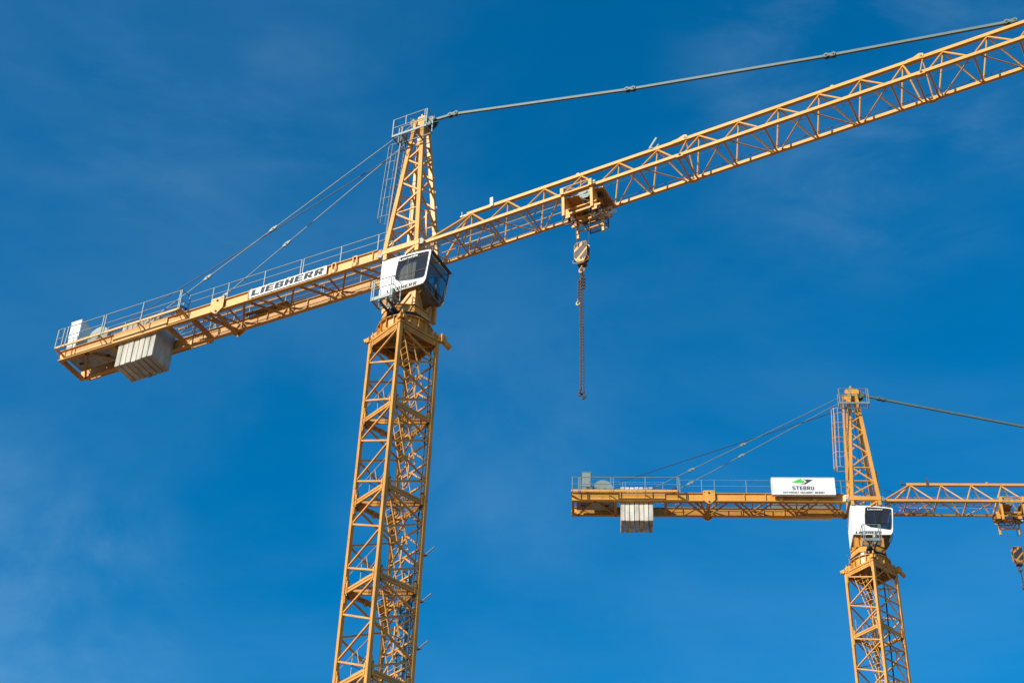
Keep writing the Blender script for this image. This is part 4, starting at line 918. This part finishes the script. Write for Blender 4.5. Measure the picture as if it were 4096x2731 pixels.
# ------------------------------------------------------------------ hook blocks, hooks and chain slings
def hook_block(C, xc, yc, zt, label, rz, rust):
    base = Vector((C['x'], C['y'], C['z']))+Matrix.Rotation(C['a'], 3, 'Z') @ Vector((xc, yc, zt))
    t = thing('hook_block', label, 'hook block', base, C['a']+rz, 'hook blocks on the cranes')
    prof = [(-.22, 0), (.22, 0), (.28, -.07), (.28, -.76), (.15, -1.08), (-.15, -1.08), (-.30, -.80), (-.30, -.09)]
    for i, y in enumerate((-.15, .13)):
        q = MB(); q.prism([(x, y, z) for x, z in prof], (0, .02, 0))
        if i == 0:
            q.k = 1
            for x, z in ((-.24, -.12), (.24, -.3), (-.22, -.5), (.02, -.92), (.14, -.95), (-.12, -1.0), (.2, -.06)): q.cyl((x, -.165, z), (0, 1, 0), .022 if x != .02 else .035, .04, 10)
            q.k = 2; q.beam((-.1, -.17, -.04), (-.1, -.17, -.26), .03, .03); q.beam((.1, -.17, -.0), (.1, -.17, -.22), .03, .03)
        sp = q.build('side_plate', ['yellow_worn_shaded' if rust else 'yellow_mast', 'rustiron', 'rustiron'], t)
        if i == 0:
            for st in ([(-.29, -.09), (-.24, -.02), (.02, -.02), (-.29, -.34)], [(-.29, -.50), (.23, -.02), (.27, -.06), (.27, -.32), (-.20, -.88), (-.29, -.79)], [(.27, -.46), (.27, -.76), (.21, -.90), (-.08, -.88)]):
                q = MB(); q.prism([(x, -.150, z) for x, z in st], (0, -.006, 0)); q.build('warning_stripe', 'rubber', sp)
    q = MB(); q.box((0, 0, -1.12), (.34, .3, .13)); q.box((0, 0, -.55), (.5, .24, .8)); q.build('block_body', 'rustiron', t)
    for x in (-.14, .14):
        q = MB(); q.cyl((x, 0, -.35), (0, 1, 0), .2, .08, 20); q.build('sheave', 'dark', t)
    q = MB()
    for sx in (-1, 1): q.path([(sx*.29, -.1, -.82), (sx*.36, -.14, -.95), (sx*.34, -.14, -1.06), (sx*.18, -.1, -1.08)], .014, 5)
    q.build('rope_guard', 'yellow_worn_shaded', t)
    q = MB(); q.cyl((0, 0, -1.22), (0, 0, 1), .05, .12, 12)
    hp = [(0, -1.24), (-.03, -1.32), (-.12, -1.40), (-.155, -1.50), (-.13, -1.60), (-.05, -1.66), (.05, -1.66), (.13, -1.60), (.16, -1.50), (.15, -1.42)]
    q.path([(x*.72, 0, -1.24+(z+1.24)*.78) for x, z in hp], [.04, .04, .042, .05, .054, .054, .05, .042, .03, .018], 8)
    q.tube((-.02, 0, -1.28), (.10, 0, -1.40), .012, 6)
    q.build('hook', 'yellow_worn_shaded' if not rust else 'rustiron', t)
    return base
def chain_run(q, pts, link, wire, wid):
    P = [Vector(p) for p in pts]; i = 0
    for a_, b_ in zip(P, P[1:]):
        d = b_-a_; n = max(1, int(d.length/link)); u = d.normalized()
        s = u.orthogonal().normalized(); v = u.cross(s)
        for k in range(n):
            c = a_+d*((k+.5)/n); w_ = (s if i % 2 == 0 else v); i += 1
            hl = link*.72; hw = wid/2
            ring = [c+u*hl*math.cos(t)+w_*hw*math.sin(t) for t in [2*math.pi*j/8 for j in range(8)]]
            q.path(ring, wire, 4, closed=True)
    return q
def end_hook(q, p, rz, s=1.0):
    p = Vector(p); c = math.cos(rz); sn = math.sin(rz)
    hp = [(0, 0), (0, -.06), (-.07, -.11), (-.09, -.18), (-.06, -.25), (0, -.275), (.07, -.25), (.09, -.19), (.08, -.14)]
    q.path([p+Vector((x*c*s, x*sn*s, z*s)) for x, z in hp], [.024*s, .024*s, .028*s, .032*s, .034*s, .034*s, .03*s, .022*s, .014*s], 7)
    q.ring(p+Vector((0, 0, .03)), (c, sn, 0), .035, .012, 12, 5)
hb = hook_block(A, 8.33, 0, -2.10, 'yellow and black striped hook block hanging from the nearer crane', 0.0, False)
q = MB(); base = Vector((C_ := A)['x'] and (A['x'], A['y'], A['z']))
for x0, x1 in ((8.03, 8.10), (8.72, 8.64)): q.tube((x0, -.1, -.85), (x1, 0, -2.15), .016, 6)
tag(place(q.build('hoist_cable', 'rope'), A), 'pair of dark ropes carrying the striped hook block of the nearer crane', 'rope', 'hoist ropes of the trolleys')
sling = thing('chain_sling', 'long rusty chain sling with four legs hanging from the nearer crane hook', 'chain sling', hb+Vector((0, 0, -1.56)), A['a'], 'chain slings on the hooks')
q = MB(); q.path([(.0, 0, .06), (-.07, .02, -.1), (-.07, .03, -.26), (0, .03, -.34), (.07, .03, -.26), (.07, .02, -.1)], .02, 6, closed=True); q.ring((.02, 0, -.05), (1, .4, 0), .12, .018, 16, 6); q.build('top_ring', 'rustiron', sling)
for i, (x, y, xe, ze) in enumerate(((-.075, .0, -.02, -6.05), (-.025, -.04, .02, -6.00), (.03, .03, .10, -6.2), (.075, -.02, .13, -6.26))):
    q = chain_run(MB(), [(x, y, -.3), (x*1.05, y, -2.0), (xe, y, ze)], .075, .0115, .062); o = q.build('chain_leg', 'rustiron', sling)
    q = MB(); end_hook(q, (xe, y, ze), .2+.9*i, .95); q.build('end_hook', 'rustiron', o)
q = chain_run(MB(), [(-.13, -.05, -.35), (-.14, -.05, -1.55)], .075, .0125, .066); o = q.build('chain_leg', 'rustiron', sling); o['label'] = 'short chain leg with a bright yellow hook'
q = MB(); end_hook(q, (-.14, -.05, -1.50), .1, .85); q.build('end_hook', 'brass', o)
q = chain_run(MB(), [(.01, -.03, -.2), (.0, -.05, -.95)], .085, .02, .1); chain_run(q, [(.08, .03, -.2), (.09, .03, -.9)], .085, .02, .1); q.build('short_chain', 'rustiron', sling)
hb2 = hook_block(B, 8.58, 0, -2.72, 'rust stained striped hook block hanging from the farther crane', R(4), True)
q = MB()
for x0, x1 in ((8.0, 8.30), (8.72, 8.84)): q.tube((x0, -.1, -.85), (x1, 0, -2.8), .016, 6)
tag(place(q.build('hoist_cable', 'rope'), B), 'pair of dark ropes carrying the rust stained hook block of the farther crane', 'rope', 'hoist ropes of the trolleys')
sl2 = thing('chain_sling', 'short rusty chain with a grab hook hanging from the farther crane hook', 'chain sling', hb2+Vector((0, 0, -1.56)), B['a'], 'chain slings on the hooks')
q = MB(); q.ring((0, 0, -.03), (1, .3, 0), .10, .02, 16, 6); q.build('top_ring', 'rustiron', sl2)
q = chain_run(MB(), [(.01, 0, -.1), (.03, 0, -.85)], .085, .016, .085); o = q.build('chain_leg', 'rustiron', sl2)
q = MB(); end_hook(q, (.03, 0, -.86), .3, 1.3); q.build('end_hook', 'rustiron', o)
for x in (.02, .09, .15):
    q = chain_run(MB(), [(x*.6, 0, -1.1), (x*1.6, .02, -4.2)], .075, .0125, .066); q.build('chain_leg', 'rustiron', sl2)

# ------------------------------------------------------------------ things clamped to the left mast
def mast_place(o, C): o.location = (C['x'], C['y'], C['z']); o.rotation_euler = (0, 0, C['m']); return o
for z, wd in ((-15.1, 'highest'), (-17.15, 'middle'), (-19.15, 'lowest')):
    q = MB(); q.tube((1.12, -.55, z-.12), (1.12, -1.68, z+.10), .028, 8); q.tube((.75, -.95, z-.02), (1.28, -1.10, z+.02), .025, 8)
    o = mast_place(q.build('scaffold_tube', 'galv'), A); tag(o, f'{wd} grey scaffold tube clamped across a leg of the nearer mast', 'scaffold tube', 'scaffold tubes on the nearer mast')
    q = MB(); q.box((1.12, -1.08, z), (.09, .10, .09)); q.build('clamp', 'dark', o)
q = MB(); hx0, hy0 = 1.42, .15; zb, ztp = -A['z']+.0, -15.2
for dx in (-.2, .2):
    for dy in (-.2, .2): q.beam((hx0+dx, hy0+dy, zb), (hx0+dx, hy0+dy, ztp), .06, .06)
k = 0; z = ztp
while z > -34:
    s = 1 if k % 2 else -1
    for d in (-.2, .2): q.beam((hx0-.2*s, hy0+d, z), (hx0+.2*s, hy0+d, z-.6), .035, .035); q.beam((hx0+d, hy0-.2*s, z), (hx0+d, hy0+.2*s, z-.6), .035, .035)
    for d in (-.2, .2): q.beam((hx0-.2, hy0+d, z), (hx0+.2, hy0+d, z), .035, .035); q.beam((hx0+d, hy0-.2, z), (hx0+d, hy0+.2, z), .035, .035)
    if k % 5 == 1:
        for d in (-.25, .25): q.beam((hx0-.2, hy0+d, z), (.95, hy0+d*2.2, z), .05, .05)
    z -= .6; k += 1
tag(mast_place(q.build('hoist_mast', 'galv'), A), 'slim grey lattice hoist mast behind the lower part of the nearer mast', 'hoist mast')
q = MB(); q.path([(.86, -.80, -5.0), (.86, -.84, -9.2), (.85, -.83, -16), (.85, -.84, -26), (.85, -.84, -A['z']+.1)], .03, 6)
for i in range(40): q.cyl((.855, -.83, -6-.9*i), (0, 0, 1), .042, .05, 8)
tag(mast_place(q.build('power_cable', 'rubber'), A), 'black power cable running down inside one leg of the nearer mast', 'cable', 'power cables in the masts')
q = MB(); q.path([(.05, -.55, -4.3), (-.05, -.85, -5.2), (-.1, -.9, -7), (-.18, -.9, -9.5), (-.25, -.9, -12), (-.3, -.9, -B['z']+.1)], .045, 6)
tag(mast_place(q.build('power_cable', 'rubber'), B), 'black power cable hanging down across the face of the farther mast', 'cable', 'power cables in the masts')
